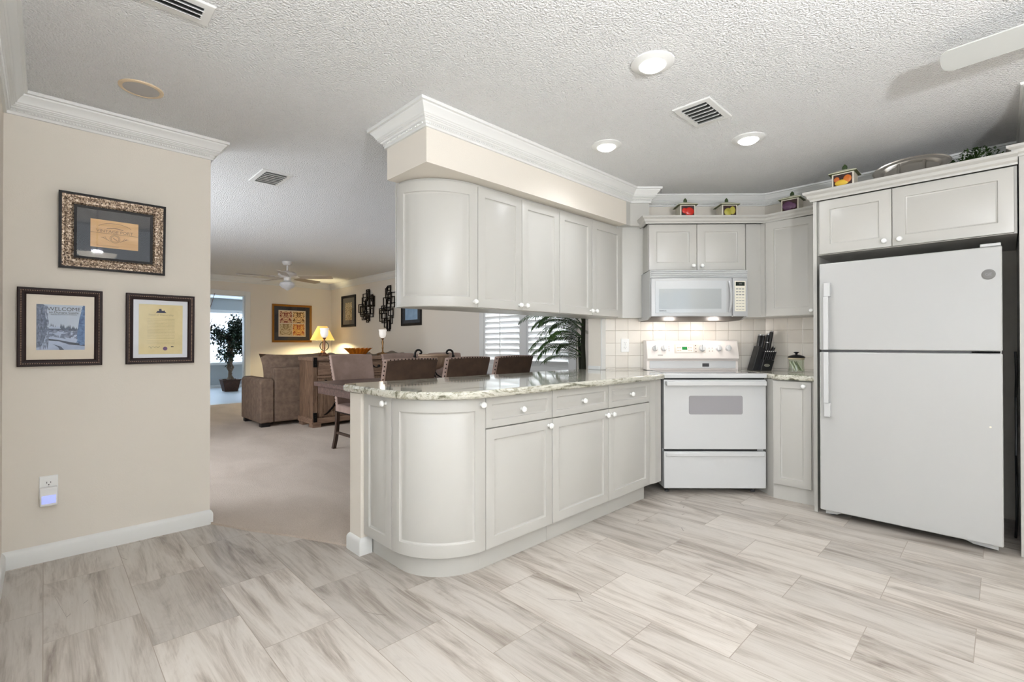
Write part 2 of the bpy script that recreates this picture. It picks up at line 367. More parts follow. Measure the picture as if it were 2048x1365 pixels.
struct(MB().box(-.28, .755, 3.515, 3.645, 0, ZC).build('wall_left', 'wall', smooth=False))
struct(MB().box(-.28, -.15, 2.0, 3.515, 0, ZC).build('wall_left_return', 'wall', smooth=False))
struct(MB().box(-2.8, -.28, 2.0, 2.13, 0, ZC).build('wall_nook_north', 'wall', smooth=False))

def wall_hole(name, axis, pos, th, a0, a1, z1, holes, m='wall'):
    mb = MB(); xs = sorted({a0, a1, *[h for q in holes for h in q[:2]]})
    for u, w in zip(xs, xs[1:]):
        hz = [q for q in holes if q[0] <= u and q[1] >= w]
        segs = [(0, z1)] if not hz else [(0, hz[0][2]), (hz[0][3], z1)]
        for p, q in segs:
            if q - p > 1e-4:
                if axis == 'x': mb.box(pos, pos + th, u, w, p, q)
                else: mb.box(u, w, pos, pos + th, p, q)
    return struct(mb.build(name, m, smooth=False))
WZ0, WZ1 = .80, 2.12
wall_hole('wall_right', 'x', XR, .13, -2.8, YA + .13, ZC, [(3.58, 4.30, WZ0, WZ1), (4.40, 5.14, WZ0, WZ1)])
wall_hole('wall_back_nook', 'y', -2.8, .1, -2.8, XR, ZC, [(-1.7, 1.3, .7, 2.15)])
wall_hole('wall_nook_west', 'x', -2.8, .1, -2.7, 2.0, ZC, [(-1.9, 1.1, .7, 2.15)])
wall_hole('wall_living_west', 'x', -.28, .13, 3.645, YA, ZC, [(4.0, 6.6, .5, 2.2)])  # opening added in the unseen wall to carry the living room fill
wall_hole('wall_far', 'y', YA, .13, -.28, XR, ZC, [(1.80, 2.768, 0, 2.065)])
wall_hole('wall_sunroom_far', 'y', 14.0, .1, .4, 5.2, 2.4, [(1.3, 4.3, .66, 1.93)], 'wallB')
struct(MB().box(.4, .5, YA + .13, 14.0, 0, 2.4).build('wall_sunroom_left', 'wallB', smooth=False))
struct(MB().box(5.1, 5.2, YA + .13, 14.0, 0, 2.4).build('wall_sunroom_right', 'wallB', smooth=False))
# diagonal range wall with its backing, the post beside the pass-through, knee wall under the counter
pa = kt(K, (XR - K * S) / S)
struct(MB().prism([(XR, pa[1]), (3.492, 2.42), (3.6, 2.45), (XR, 1.58)], 0, ZC).build('wall_diagonal', 'wall', smooth=False))
struct(MB().box(3.427, XR, 2.42, 2.55, 0, ZC).build('wall_post', 'wall', smooth=False))
struct(MB().box(1.225, 3.427, 2.425, 2.55, 0, .868).build('wall_knee', 'wall', smooth=False))
# soffit above the hanging cabinets and the angled filler that carries it to the range wall
struct(MB().box(1.469, 3.427, 2.163, 2.575, 2.12, ZC).build('wall_soffit', 'wall', smooth=False))
f0 = (3.487, 2.163); f1 = kt(4.045, 1.06)
struct(MB().prism([(3.42, 2.24), (3.487, 2.24), f1, kt(4.17, 1.06), (3.5, 2.41), (3.43, 2.41)], 1.355, 2.12).build('trim_filler', 'cab', smooth=False))
struct(MB().prism([(3.427, 2.163), f0, kt(4.0, 1.095), kt(4.17, 1.095), (3.5, 2.41), (3.43, 2.41)], 2.12, ZC).build('wall_soffit_end', 'cab', smooth=False))
struct(MB().box(3.50, XR, -.75, -.135, 2.24, ZC).build('wall_soffit_pantry', 'wall', smooth=False))
# crown mouldings
CR = [(0, .112), (.012, .112), (.013, .100), (.018, .097), (.018, .086), (.026, .082), (.030, .076), (.036, .074), (.036, .070), (.042, .068), (.043, .062), (.049, .058), (.051, .050), (.062, .034), (.072, .024), (.074, .017), (.086, .015), (.088, 0), (0, 0)]
def crown(name, path, sgn=1, z=ZC, rope=True, sc=1.):
    mb = MB(); mb.sweep(path, [(o_ * sc, d_ * sc) for o_, d_ in CR], z, sgn)
    if rope:
        for a, b in zip(path, path[1:]):
            a, b = Vector(a), Vector(b); L = (b - a).length; d = (b - a) / L; nn = Vector((d.y, -d.x)) * sgn; k = 0.01
            while k < L - .005 and L < 3.2:
                p = a + d * k + nn * .0195 * sc; mb.ball((p.x, p.y, z - .0915 * sc), .006, 5, (1, 1, .8)); k += .013
    return struct(mb.build(name, 'trim', ang=25))
crown('trim_crown_left', [(-.15, 2.0), (-.15, 3.515), (.755, 3.515), (.755, 3.645)])
crown('trim_crown_soffit', [(3.427, 2.575), (1.469, 2.575), (1.469, 2.163), (3.487, 2.163), kt(4.0, 1.095), kt(4.17, 1.095)])
crown('trim_crown_range', [kt(K, 1.10), (XR, pa[1]), (XR, -.135), (3.50, -.135), (3.50, -.75)], sc=.82)
crown('trim_crown_living', [(-.15, YA), (XR, YA), (XR, 2.55)], 1, ZC, False)
BB = [(0, 0), (.015, 0), (.015, -.066), (.011, -.078), (.005, -.086), (0, -.09)]
def base(name, path, sgn=1, h=1.):
    return struct(MB().sweep(path, [(o, d * h) for o, d in BB], 0.0, sgn).build(name, 'trim', ang=25))
base('baseboard_left', [(-.15, 2.0), (-.15, 3.515), (.755, 3.515), (.755, 3.645)])
base('baseboard_knee', [(2.2, 2.55), (1.225, 2.55), (1.225, 2.425), (1.285, 2.425)], 1)
base('baseboard_far', [(2.87, YA), (XR, YA), (XR, 3.0)], 1)
base('baseboard_far_left', [(-.15, YA), (1.70, YA)], 1)
base('baseboard_sunroom', [(.5, 14.0), (5.1, 14.0)], 1)
# casing of the sunroom doorway
mb = MB()
for x0, x1 in ((2.768, 2.86), (1.71, 1.80)): mb.box(x0, x1, YA - .02, YA, 0.012, 2.15)
mb.box(1.80, 2.768, YA - .02, YA, 2.065, 2.15)
mb.box(2.755, 2.768, YA, YA + .13, 0.012, 2.065); mb.box(1.80, 1.813, YA, YA + .13, 0.012, 2.065); mb.box(1.813, 2.755, YA, YA + .13, 2.052, 2.065)
struct(mb.build('trim_doorway', 'trim', bevel=.004))
# tile backsplash (own local axis along the wall so that the tile grid follows it)
bs = MB().box(.762, 2.138, -.008, 0, .912, 1.40).build('wall_backsplash', 'tile', smooth=False); bs.location = (K * S, K * S, 0); bs.rotation_euler = (0, 0, R(-45)); struct(bs)
bs2 = MB().box(-pa[1] + .006, -.905, -.008, 0, .912, 1.40).build('wall_backsplash_right', tiles('cream_wall_tile_right', .1085, .1085, -pa[1] + .07, .925), smooth=False); bs2.location = (XR, 0, 0); bs2.rotation_euler = (0, 0, R(-90)); struct(bs2)
struct(MB().box(3.425, 3.487, 2.408, 2.42, .912, 1.355).build('trim_tile_edge', 'trim', bevel=.004))
struct(MB().box(3.418, 3.427, 2.42, 2.55, .912, .945).build('trim_post_base', 'trim', bevel=.003))
# dining windows with shutters (window_1, window_2), sunroom window, nook windows, unseen living room window added for the fill
def window(name, axis, pos, a0, a1, z0, z1, inward, mull=1):
    mb = MB(); w = .045
    def bx(u0, u1, p, q, d0=0., d1=.06):
        lo, hi = sorted((pos + d0 * -inward, pos + d1 * -inward))
        if axis == 'x': mb.box(lo, hi, u0, u1, p, q)
        else: mb.box(u0, u1, lo, hi, p, q)
    bx(a0, a0 + w, z0, z1, .03, .09); bx(a1 - w, a1, z0, z1, .03, .09); bx(a0 + w, a1 - w, z0, z0 + w, .03, .09); bx(a0 + w, a1 - w, z1 - w, z1, .03, .09)
    bx(a0 + w, a1 - w, (z0 + z1) / 2 - .02, (z0 + z1) / 2 + .02, .03, .09)
    for k in range(1, mull): c = a0 + (a1 - a0) * k / mull; bx(c - .03, c + .03, z0 + w, z1 - w, .03, .09)
    o = struct(mb.build(name, 'trim'))
    mb = MB(); dd = pos - inward * .06
    if axis == 'x': mb.box(dd - .002, dd + .002, a0 + w, a1 - w, z0 + w, z1 - w)
    else: mb.box(a0 + w, a1 - w, dd - .002, dd + .002, z0 + w, z1 - w)
    mb.build('pane', 'pane', o, smooth=False); return o
w1 = window('window_1', 'x', XR, 4.40, 5.14, WZ0, WZ1, -1); w2 = window('window_2', 'x', XR, 3.58, 4.30, WZ0, WZ1, -1)
window('window_3', 'y', 14.0, 1.3, 4.3, .66, 1.93, -1, 3); window('window_4', 'y', -2.7, -1.7, 1.3, .7, 2.15, 1, 3); window('added_window', 'x', -.15, 4.0, 6.6, .5, 2.2, 1, 3); window('window_5', 'x', -2.7, -1.9, 1.1, .7, 2.15, 1, 3)
for w, a0, a1 in ((w1, 4.40, 5.14), (w2, 3.58, 4.30)):
    mb = MB()
    mb.box(XR - .012, XR + .024, a0, a0 + .032, WZ0, WZ1); mb.box(XR - .012, XR + .024, a1 - .032, a1, WZ0, WZ1); mb.box(XR - .012, XR + .024, a0 + .032, a1 - .032, WZ0, WZ0 + .05); mb.box(XR - .012, XR + .024, a0 + .032, a1 - .032, WZ1 - .05, WZ1)
    mb.build('shutter_frame', 'trim', w, bevel=.002)
    mb = MB(); z = WZ0 + .085; n = 0
    while z < WZ1 - .07:
        mb.M = Matrix.Translation((XR + .004, 0, z)) @ Matrix.Rotation(R(56), 4, 'Y')
        mb.box(-.042, .042, a0 + .034, a1 - .034, -.0055, .0055); z += .0745
    mb.build('louver', 'trim', w, bevel=.003)
    MB().box(XR - .05, XR - .04, (a0 + a1) / 2 - .005, (a0 + a1) / 2 + .005, WZ0 + .07, WZ1 - .08).build('tilt_rod', 'trim', w)
mb = MB()
for a0, a1 in ((3.49, 3.58), (5.14, 5.23), (4.30, 4.40)): mb.box(XR - .02, XR, a0, a1, WZ0 - .06, WZ1 + .09)
mb.box(XR - .02, XR, 3.58, 5.14, WZ1, WZ1 + .09); mb.box(XR - .03, XR, 3.47, 5.25, WZ0 - .03, WZ0); mb.box(XR - .018, XR, 3.58, 5.14, WZ0 - .1, WZ0 - .03)
struct(mb.build('trim_window', 'trim', bevel=.003))
mb = MB(); mb.box(1.22, 1.3, 13.98, 14, .58, 2.01); mb.box(4.3, 4.38, 13.98, 14, .58, 2.01); mb.box(1.3, 4.3, 13.98, 14, 1.93, 2.01); mb.box(1.2, 4.4, 13.95, 14, .60, .66)
struct(mb.build('trim_sunroom_window', 'trim'))
sh = MB().box(1.32, 4.28, 13.965, 13.97, .70, 1.92).build('roller_shade', mat('translucent_shade', (240, 244, 250), .8, emit=.0, trans=.0), None)
tag(sh, 'white roller shade drawn over the sunroom window behind the ficus', 'window shade')
_t = sh.data.materials[0].node_tree; _b = _t.nodes['Principled BSDF']; _tr = _t.nodes.new('ShaderNodeBsdfTranslucent'); _tr.inputs[0].default_value = (.9, .95, 1, 1); _mx = _t.nodes.new('ShaderNodeMixShader'); _mx.inputs[0].default_value = .7
_t.links.new(_b.outputs[0], _mx.inputs[1]); _t.links.new(_tr.outputs[0], _mx.inputs[2]); _t.links.new(_mx.outputs[0], _t.nodes['Material Output'].inputs[0])


# ---------------------------------------------------------------- kitchen cabinets
def box_part(name, m, parent, dims, bevel=.0015):
    return MB().box(*dims).build(name, m, parent, bevel=bevel)
def door(parent, x0, x1, z0, z1, yf=0, kn=None, b=.055, name='door', label=None):
    g = .0015
    d = MB().panel(x0 + g, x1 - g, z0 + g, z1 - g, yf, .019, b).build(name, 'cab', parent)
    if kn: knob(d, kn[0], yf, kn[1])
    return d
ZB0, ZB1, ZD = .108, .872, .714
# peninsula base: curved end unit
c = thing('corner_base_cabinet', 'rounded white base cabinet at the free end of the peninsula, with one curved door', 'cabinet', (1.575, 2.135, 0))
RD = .335
def arc(r, n=16, a0=180, a1=270): return [(r * math.cos(R(a0 + (a1 - a0) * k / n)), r * math.sin(R(a0 + (a1 - a0) * k / n))) for k in range(n + 1)]
rb = RD - .021
MB().prism([(-rb, .288)] + arc(rb) + [(0, .288)], ZB0, ZB1).build('carcass', 'cab', c)
rk = .284
MB().prism([(-rk, .287)] + arc(rk) + [(0, .287)], 0, ZB0).build('toe_kick', 'cab', c)
def carve(a, y, z): th = R(180) + a / RD; r = RD - y; return (r * math.cos(th), r * math.sin(th), z)
Lc = RD * PI / 2
cd = MB().panel(.003, Lc - .002, ZB0 + .002, ZB1 - .002, 0, .019, .062, carve, 18).build('curved_door', 'cab', c)
kp = MB(Matrix.Rotation(R(0), 4, 'Z')); kp.lathe([(.009, 0), (.0075, .006), (.0065, .011), (.0124, .015), (.0165, .021), (.0157, .027), (.0116, .032), (.004, .0345)], 16, (-.030, -RD + .003, .838), 'y'); kp.build('knob', 'knob', cd)
def yfun(a, y, z): return (-RD + y, .286 - a, z)     # flat door facing the walkway
fd = MB().panel(.0, .284, ZB0 + .002, ZB1 - .002, 0, .019, .055, yfun).build('narrow_door', 'cab', c)
kp = MB(); kp.lathe([(.009, 0), (.0075, .006), (.0065, .011), (.0124, .015), (.0165, .021), (.0157, .027), (.0116, .032), (.004, .0345)], 16, (0, 0, 0), 'y')
kk = kp.build('knob', 'knob', fd); kk.location = (-RD, .286 - .235, .838); kk.rotation_euler = (0, 0, R(-90))
def base_unit(label, x0, cols, group='base cabinets of the peninsula', right=0):
    c = thing('base_cabinet', label, 'cabinet', (x0, 1.80, 0), 0, group)
    W = sum(w for w, _ in cols)
    MB().box(0.001, W - .001 + right, .021, .60, ZB0, ZB1).build('carcass', 'cab', c, smooth=False)
    MB().box(.0, W + right, .050, .60, 0, ZB0).build('toe_kick', 'cab', c, smooth=False)
    x = 0
    for w, side in cols:
        dr = MB().panel(x + .0015, x + w - .0015, ZD + .002, ZB1 - .002, 0, .019, .038).build('drawer', 'cab', c); knob(dr, x + w / 2, 0, (ZD + ZB1) / 2 - .002)
        door(c, x, x + w, ZB0 + .002, ZD - .002, 0, (x + (w - .033 if side == 'r' else .033), ZD - .038)); x += w
    return c
base_unit('white base cabinet with one drawer over one door, next to the rounded peninsula end', 1.575, [(.503, 'r')])
b2 = base_unit('wide white base cabinet with two drawers over two doors, nearest the stove', 2.080, [(.559, 'r'), (.520, 'l')])
MB().prism([(1.08, .012), (1.155, -.002), (1.235, -.002), (1.40, .18), (1.2, .4), (1.09, .4)], ZB0, ZB1).build('filler', 'cab', b2, smooth=False)
# right base cabinet between stove and refrigerator
rbc = thing('base_cabinet', 'narrow cream base cabinet with a single door between stove and refrigerator', 'cabinet', (3.84, 1.189, 0), -90)
MB().prism([(-.003, .02), (.284, .02), (.284, .6), (-.12, .6), (-.18, .18)], ZB0, ZB1).build('carcass', 'cab', rbc, smooth=False)
MB().prism([(-.003, .024), (.284, .024), (.284, .6), (-.12, .6), (-.18, .18)], 0, ZB0).build('toe_kick', 'cab', rbc, smooth=False)
door(rbc, 0, .250, ZB0, .868, 0, (.205, .835), .05)
# worktops
def top(name, label, pts, z0=.873, z1=.912, br=.014):
    o = MB().prism(pts, z0, z1).build(name, 'granite', None, bevel=br, seg=4)
    tag(o, label, 'countertop', 'granite worktops'); return o
ro = .385
pts = [(3.30, 1.757)] + [kt(3.66, 1.086), kt(4.168, 1.086), (3.492, 2.405), (3.424, 2.405), (3.424, 2.64), (1.27, 2.64)] + [(1.27 + .07 * math.cos(R(a)), 2.57 + .07 * math.sin(R(a))) for a in (110, 135, 160, 180)] + [(1.575 + (ro - .007) * math.cos(R(a)), 2.135 + ro * math.sin(R(a))) for a in range(180, 271, 6)]
pts = [p for k, p in enumerate(pts)]
top('countertop', 'long veined granite peninsula worktop with a rounded end', pts)
ra = kt(3.519, 1.876)
top('countertop', 'small granite worktop in the corner right of the stove', [(3.812, 1.158), (3.812, .907), (XR - .009, .907), (XR - .009, pa[1] - .006), kt(4.166, 1.876)])
# hanging cabinets over the peninsula
ZU0, ZU1 = 1.357, 2.112
def hang(label, x0, cols):
    W = sum(cols); c = thing('wall_cabinet', label, 'cabinet', (x0, 2.235, ZU0), 0, 'cabinets hanging from the soffit')
    MB().box(.001, W - .001, .021, .325, 0, ZU1 - ZU0 + .006).build('carcass', 'cab', c, smooth=False)
    door(c, 0, cols[0], .002, ZU1 - ZU0 - .012, 0, (cols[0] - .03, .036)); door(c, cols[0], W, .002, ZU1 - ZU0 - .012, 0, (cols[0] + .03, .036))
    return c
hang('white two-door hanging cabinet next to the rounded one, over the peninsula', 1.893, [.384, .387])
hang('white two-door hanging cabinet nearest the range corner', 2.665, [.396, .405])
c = thing('corner_wall_cabinet', 'white hanging cabinet with a bowed door at the open end of the row', 'cabinet', (1.893, 2.56, ZU0))
ea, eb = .370, .325
def ell(th, off): # ellipse with inward offset
    x, y = ea * math.cos(th), eb * math.sin(th); nx, ny = math.cos(th) / ea, math.sin(th) / eb; L = math.hypot(nx, ny); return (x - nx / L * off, y - ny / L * off)
eth = [R(180) + R(90) * k / 24 for k in range(25)]; cum = [0]
for a, b in zip(eth, eth[1:]): p, q = ell(a, 0), ell(b, 0); cum.append(cum[-1] + math.dist(p, q))
def th_at(s):
    for k in range(24):
        if s <= cum[k + 1] or k == 23: return eth[k] + (eth[k + 1] - eth[k]) * (s - cum[k]) / (cum[k + 1] - cum[k])
MB().prism([ell(a, .021) for a in eth] + [(0, .0)], 0, ZU1 - ZU0 + .006).build('carcass', 'cab', c)
d = MB().panel(.002, cum[-1] - .002, .002, ZU1 - ZU0 - .012, 0, .019, .062, lambda s, y, z: (*ell(th_at(s), y), z), 20).build('curved_door', 'cab', c)
knob(d, -.032, -eb + .003, .036)
MB().box(-.37, 0, .002, .012, .0, ZU1 - ZU0).build('back_panel', 'cab', c)
# cabinet row above microwave, angled corner cabinet, cabinet above refrigerator
def dloc(t, k, z=0): return (*kt(k, t), z)
ZM = 2.105
c = thing('wall_cabinet', 'short cream two-door cabinet above the microwave', 'cabinet', dloc(1.055, 3.876, 1.727), -45)
MB().box(.0, .785, .021, .296, 0, ZM - 1.727).build('carcass', 'cab', c, smooth=False)
door(c, .002, .389, .002, .376, 0, (.355, .036), .06); door(c, .389, .776, .002, .376, 0, (.423, .036), .06)
c = thing('wall_cabinet', 'tall cream single-door cabinet in the corner between microwave and refrigerator', 'cabinet', (4.115, 1.335, 1.35), -90)
lx = lambda k, t: (1.335 - kt(k, t)[1], kt(k, t)[0] - 4.115)
MB().prism([(.002, .021), (.432, .021), (.432, .346), (-.09, .346), lx(4.166, 1.845), lx(3.897, 1.845), lx(3.897, 1.962)], 0, ZM - 1.35).build('carcass', 'cab', c, smooth=False)
door(c, .012, .375, .002, ZM - 1.352, 0, (.335, .036), .06)
CM = [(0, 0), (.008, 0), (.010, -.010), (.020, -.019), (.024, -.034), (.036, -.041), (.040, -.045), (.040, -.058), (0, -.058)]
m = MB(); m.sweep([kt(4.04, 1.035), kt(3.866, 1.035), kt(3.866, 1.985), (4.10, .909)], CM, ZM - .002)
tag(m.build('cabinet_cornice', 'cab', ang=25), 'cream stepped cornice along the tops of the microwave and corner cabinets', 'cornice')
mb = MB(); mb.prism([kt(4.16, 1.04), kt(3.87, 1.04), kt(3.87, 1.987), (4.11, .909), (4.46, .909), (4.46, 1.43)], ZM + .042, ZM + .055)
tag(mb.build('cabinet_top_board', 'cab', smooth=False), 'flat cream board on the corner cabinets that carries three fruit boxes', 'board')
# refrigerator enclosure
pl = MB().box(3.743, 4.455, .880, .901, 0, 2.10).build('side_panel', 'cab', smooth=False)
tag(pl, 'tall cream end panel on the left side of the refrigerator', 'panel')
c = thing('wall_cabinet', 'wide cream two-door cabinet above the refrigerator', 'cabinet', (3.738, .879, 1.734), -90)
MB().box(.0, .935, .021, .715, 0, .366).build('carcass', 'cab', c, smooth=False)
door(c, .012, .402, .002, .362, 0, (.366, .04), .062); door(c, .402, .925, .002, .362, 0, (.44, .04), .062)
m = MB(); m.sweep([(4.455, .906), (3.738, .906), (3.738, -.058)], [(o * 1.15, dd * 1.1) for o, dd in CM], 2.100)
m.box(3.74, 4.455, -.058, .905, 2.150, 2.1635)
tag(m.build('cabinet_cornice', 'cab', ang=25), 'cream stepped cornice and top board over the refrigerator cabinet', 'cornice')
c = thing('pantry_cabinet', 'tall cream pantry cabinet at the far right beside the refrigerator', 'cabinet', (3.735, -.062, 0), -90)
MB().box(0, .66, .0, .72, 0, 2.140).build('carcass', 'cab', c, smooth=False)
m = MB(); m.sweep([(0, .7), (0, 0), (.66, 0)], [(o * 1.2, dd) for o, dd in CM], 2.140, 1); m.build('cornice', 'cab', c, ang=25)
door(c, .05, .64, .12, 2.13, -.019, (.09, 1.1))

# ---------------------------------------------------------------- refrigerator
f = thing('refrigerator', 'white top-freezer refrigerator with flat doors and long handles', 'refrigerator', (3.66, .8475, 0), -90)
W = .845
MB().box(.004, W - .004, .075, .76, .045, 1.645).build('body', 'whitep', f, bevel=.004)
MB().box(.012, W - .012, .060, .085, .06, 1.63).build('gasket', 'dgrey', f)
MB().box(0, W, 0, .062, .047, 1.083).build('lower_door', 'whitep', f, bevel=.007, seg=3)
MB().box(0, W, 0, .062, 1.096, 1.662).build('freezer_door', 'whitep', f, bevel=.007, seg=3)
MB().box(.01, W - .01, .004, .07, 1.084, 1.095).build('door_gap', 'dgrey', f)
def handle(name, z0, z1, wide):
    mb = MB(); x0 = .03
    mb.loops([[(x0, -.001, z), (x0 + .034, -.001, z), (x0 + .034, yy, z), (x0, yy, z)] for z, yy in ((z0, -.030), (z0 + .09, -.030))] if not wide else [[(x0, -.001, z), (x0 + .036, -.001, z), (x0 + .036, yy, z), (x0, yy, z)] for z, yy in ((z1 - .09, -.030), (z1, -.030))], True, (True, True))
    lo, hi = (z0 + .09, z1) if not wide else (z0, z1 - .09)
    mb.box(x0, x0 + .028, -.040, -.020, lo, hi)
    mb.box(x0 + .002, x0 + .02, -.022, -.001, z1 - .03 if not wide else z0, z1 if not wide else z0 + .03)
    return mb.build(name, 'white', f, bevel=.003)
handle('handle', 1.097, 1.532, True); handle('handle', .662, 1.083, False)
m = MB(); m.lathe([(.028, 0), (.028, .003), (.022, .0045), (.022, .0035)], 28, (W - .052, 0, 1.512), 'y'); bd = m.build('emblem', 'badge', f)
text('lettering', 'GE', .022, (W - .052, -.0042, 1.512), 'grey', bd)
MB().box(W - .085, W - .004, .0, .07, 1.663, 1.680).build('hinge_cover', 'white', f, bevel=.004)
MB().box(W - .12, W - .01, .004, .07, 1.086, 1.094).build('centre_hinge', 'white', f)
mb = MB(); mb.prismy([(.02, .012), (.02, .046), (W - .02, .046), (W - .02, .012), (W - .12, .020), (W - .17, .040), (.12, .040), (.085, .020)], .055, .075); mb.build('kick_grille', 'white', f)
for x in (.05, W - .05):
    mb = MB(); mb.lathe([(.022, 0), (.022, .018), (.010, .022), (.010, .046)], 14, (x, .11, 0)); mb.build('foot', 'dgrey', f)
for x in (.06, W - .06): MB().lathe([(.02, 0), (.02, .03)], 14, (x, .68, .02), 'x').build('foot', 'dgrey', f)
mb = MB(); mb.lathe([(.005, 0), (.005, .0015)], 10, (W - .048, -.0, .685), 'y'); mb.build('adhesive_mark', 'cream_plastic', f)
# power cord seen in the gap right of the refrigerator
mb = MB(); mb.tube([(4.0, -.048, 1.09), (3.985, -.050, 1.05), (4.02, -.052, .95), (4.08, -.05, .82), (4.0, -.05, .62), (3.97, -.048, .5), (4.05, -.05, .38), (3.99, -.05, .30), (4.02, -.05, .12), (4.05, -.045, .006)], .006, 6)
tag(mb.build('power_cord', 'black'), 'black power cord hanging in the gap right of the refrigerator', 'cord')

# ---------------------------------------------------------------- range
r = thing('range', 'white freestanding electric range with a glass cooktop, set diagonally in the corner', 'stove', dloc(1.098, 3.64), -45)
W = .766
MB().box(.0, W, .028, .53, .05, .89).build('body', 'white', r, bevel=.003)
mb = MB(); mb.box(-.006, W + .006, -.018, .50, .878, .912); mb.build('cooktop_frame', 'white', r, bevel=.006, seg=3)
MB().box(.028, W - .028, .02, .45, .9105, .9145).build('cooktop_glass', 'cooktop', r, bevel=.001)
MB().box(.004, W - .004, .006, .03, .868, .879).build('vent_gap', 'blackgap', r)
od = MB().box(.0, W, -.014, .028, .342, .866).build('oven_door', 'white', r, bevel=.006, seg=3)
def rrect(x0, x1, z0, z1, rad, n=5):
    P = []
    for cx, cz, a in ((x1 - rad, z1 - rad, 0), (x0 + rad, z1 - rad, 90), (x0 + rad, z0 + rad, 180), (x1 - rad, z0 + rad, 270)):
        P += [(cx + rad * math.cos(R(a + 90 * k / n)), cz + rad * math.sin(R(a + 90 * k / n))) for k in range(n + 1)]
    return P
MB().prismy(rrect(.188, .590, .605, .745, .014), -.016, -.010).build('window', 'ovenglass', od)
mb = MB(); mb.box(.012, W - .012, -.052, -.030, .822, .858)
for x in (.012, W - .075): mb.box(x, x + .063, -.033, -.012, .826, .856)
mb.build('handle', 'white', od, bevel=.006, seg=3)
MB().box(.012, W - .06, .004, .028, .328, .340).build('drawer_gap', 'blackgap', r)
mb = MB(); mb.box(.0, W, -.014, .028, .047, .326); dw = mb.build('storage_drawer', 'white', r, bevel=.008, seg=3)
MB().box(.014, W - .014, -.024, -.010, .288, .318).build('drawer_lip', 'white', dw, bevel=.006)
for x in (.05, W - .06): MB().lathe([(.018, 0), (.018, .012), (.009, .016), (.009, .052)], 12, (x, .08, 0)).build('foot', 'dgrey', r)
for x in (.05, W - .06): MB().lathe([(.018, 0), (.018, .012), (.009, .016), (.009, .052)], 12, (x, .47, 0)).build('foot', 'dgrey', r)
bgd = MB().prismx([(.418, .914), (.418, .995), (.395, 1.012), (.400, 1.035), (.432, 1.160), (.445, 1.166), (.528, 1.166), (.528, .914)], -.012, W - .010).build('backguard', mat('cream_enamel', (238, 230, 224), .25, coat=.2), r, bevel=.004)
MB().box(.012, W - .034, .410, .418, .930, .992).build('lower_strip', 'white', bgd, bevel=.002)
Mp = Matrix.Translation((0, .4005, 1.037)) @ Matrix.Rotation(-math.atan2(.032, .125), 4, 'X')     # sloping control face: local x, up
def onface(name, m, x0, x1, z0, z1, h=.002, par=bgd):
    mb = MB(Mp); mb.box(x0, x1, -h, .001, z0, z1); return mb.build(name, m, par)
onface('control_panel', mat('panel_grey', (214, 206, 196), .4), .218, .478, .022, .098)
cl = onface('clock', mat('panel_white', (238, 232, 224), .4), .234, .376, .028, .092, .0032)
onface('display', 'lcd', .284, .326, .050, .074, .0045, cl)
mb = MB(Mp)
for k in range(2):
    for q in range(2): mb.box(.242 + .019 * k, .256 + .019 * k, -.0042, 0, .038 + .025 * q, .048 + .025 * q); mb.box(.334 + .019 * k, .346 + .019 * k, -.0042, 0, .038 + .025 * q, .048 + .025 * q)
mb.build('keypad', mat('key_beige', (210, 196, 178), .5), cl)
mb = MB(Mp)
for q in range(3): mb.lathe([(.0042, 0), (.0042, .0035)], 10, (.398, 0, .034 + .026 * q), 'y')
mb.build('indicator', mat('brown_print', (98, 72, 56), .5), bgd)
mb = MB(Mp)
for x, z in ((.508, .062), (.534, .062), (.508, .036), (.534, .036)): mb.box(x, x + .007, -.0012, 0, z, z + .006)
for z in (.074, .055, .04): mb.box(.168, .182, -.001, 0, z, z + .003)
mb.build('burner_marks', mat('taupe_print', (150, 126, 112), .6), bgd)
for x, rr in ((.058, .0225), (.130, .0225), (.452, .026), (.590, .0235), (.670, .0235)):
    mb = MB(Mp); mb.lathe([(rr + .003, 0), (rr, .006), (rr * .95, .018), (rr * .9, .022)], 22, (x, 0, .062), 'y'); mb.box(x - .006, x + .006, -.036, -.015, .062 - rr * .95, .062 + rr * .95); mb.build('knob', 'white', bgd, bevel=.0015)
o = text('brand_lettering', 'KENMORE', .009, (0, 0, 0), 'dgrey', bgd); o.matrix_local = Mp @ Matrix.Translation((.098, -.001, .004)) @ Matrix.Rotation(R(90), 4, 'X')
MB().box(.452, .508, .4085, .4105, .944, .972).build('rating_label', 'dgrey', bgd)

# ---------------------------------------------------------------- microwave
mw = thing('microwave', 'white over-the-range microwave above the stove', 'microwave', dloc(1.042, 3.775, 1.328), -45)
W = .762
MB().prismx([(.03, .022), (.03, .388), (.388, .388), (.388, 0), (.10, 0)], 0, W).build('body', 'mwwhite', mw, bevel=.003)
MB().prismx([(.03, .02), (.105, -.004), (.36, -.004), (.36, .004), (.10, .004), (.03, .024)], .012, W - .02).build('underside', mat('hood_filter', (84, 78, 72), .5, .3), mw)
vg = MB(); vg.box(0, W, .012, .03, .325, .388); vgr = vg.build('vent_grille', 'mwwhite', mw, bevel=.002)
mb = MB()
for k in range(4):
    mb.M = Matrix.Translation((0, .008, .336 + .0145 * k)) @ Matrix.Rotation(R(-35), 4, 'X'); mb.box(.006, W - .006, -.008, .008, -.0022, .0022)
mb.build('vent_slats', mat('vent_slat_white', (214, 216, 216), .4), vgr)  # slats in a paler white than the microwave body
def bow(x): return -.020 * (1 - ((x - W / 2) / (W / 2)) ** 2)
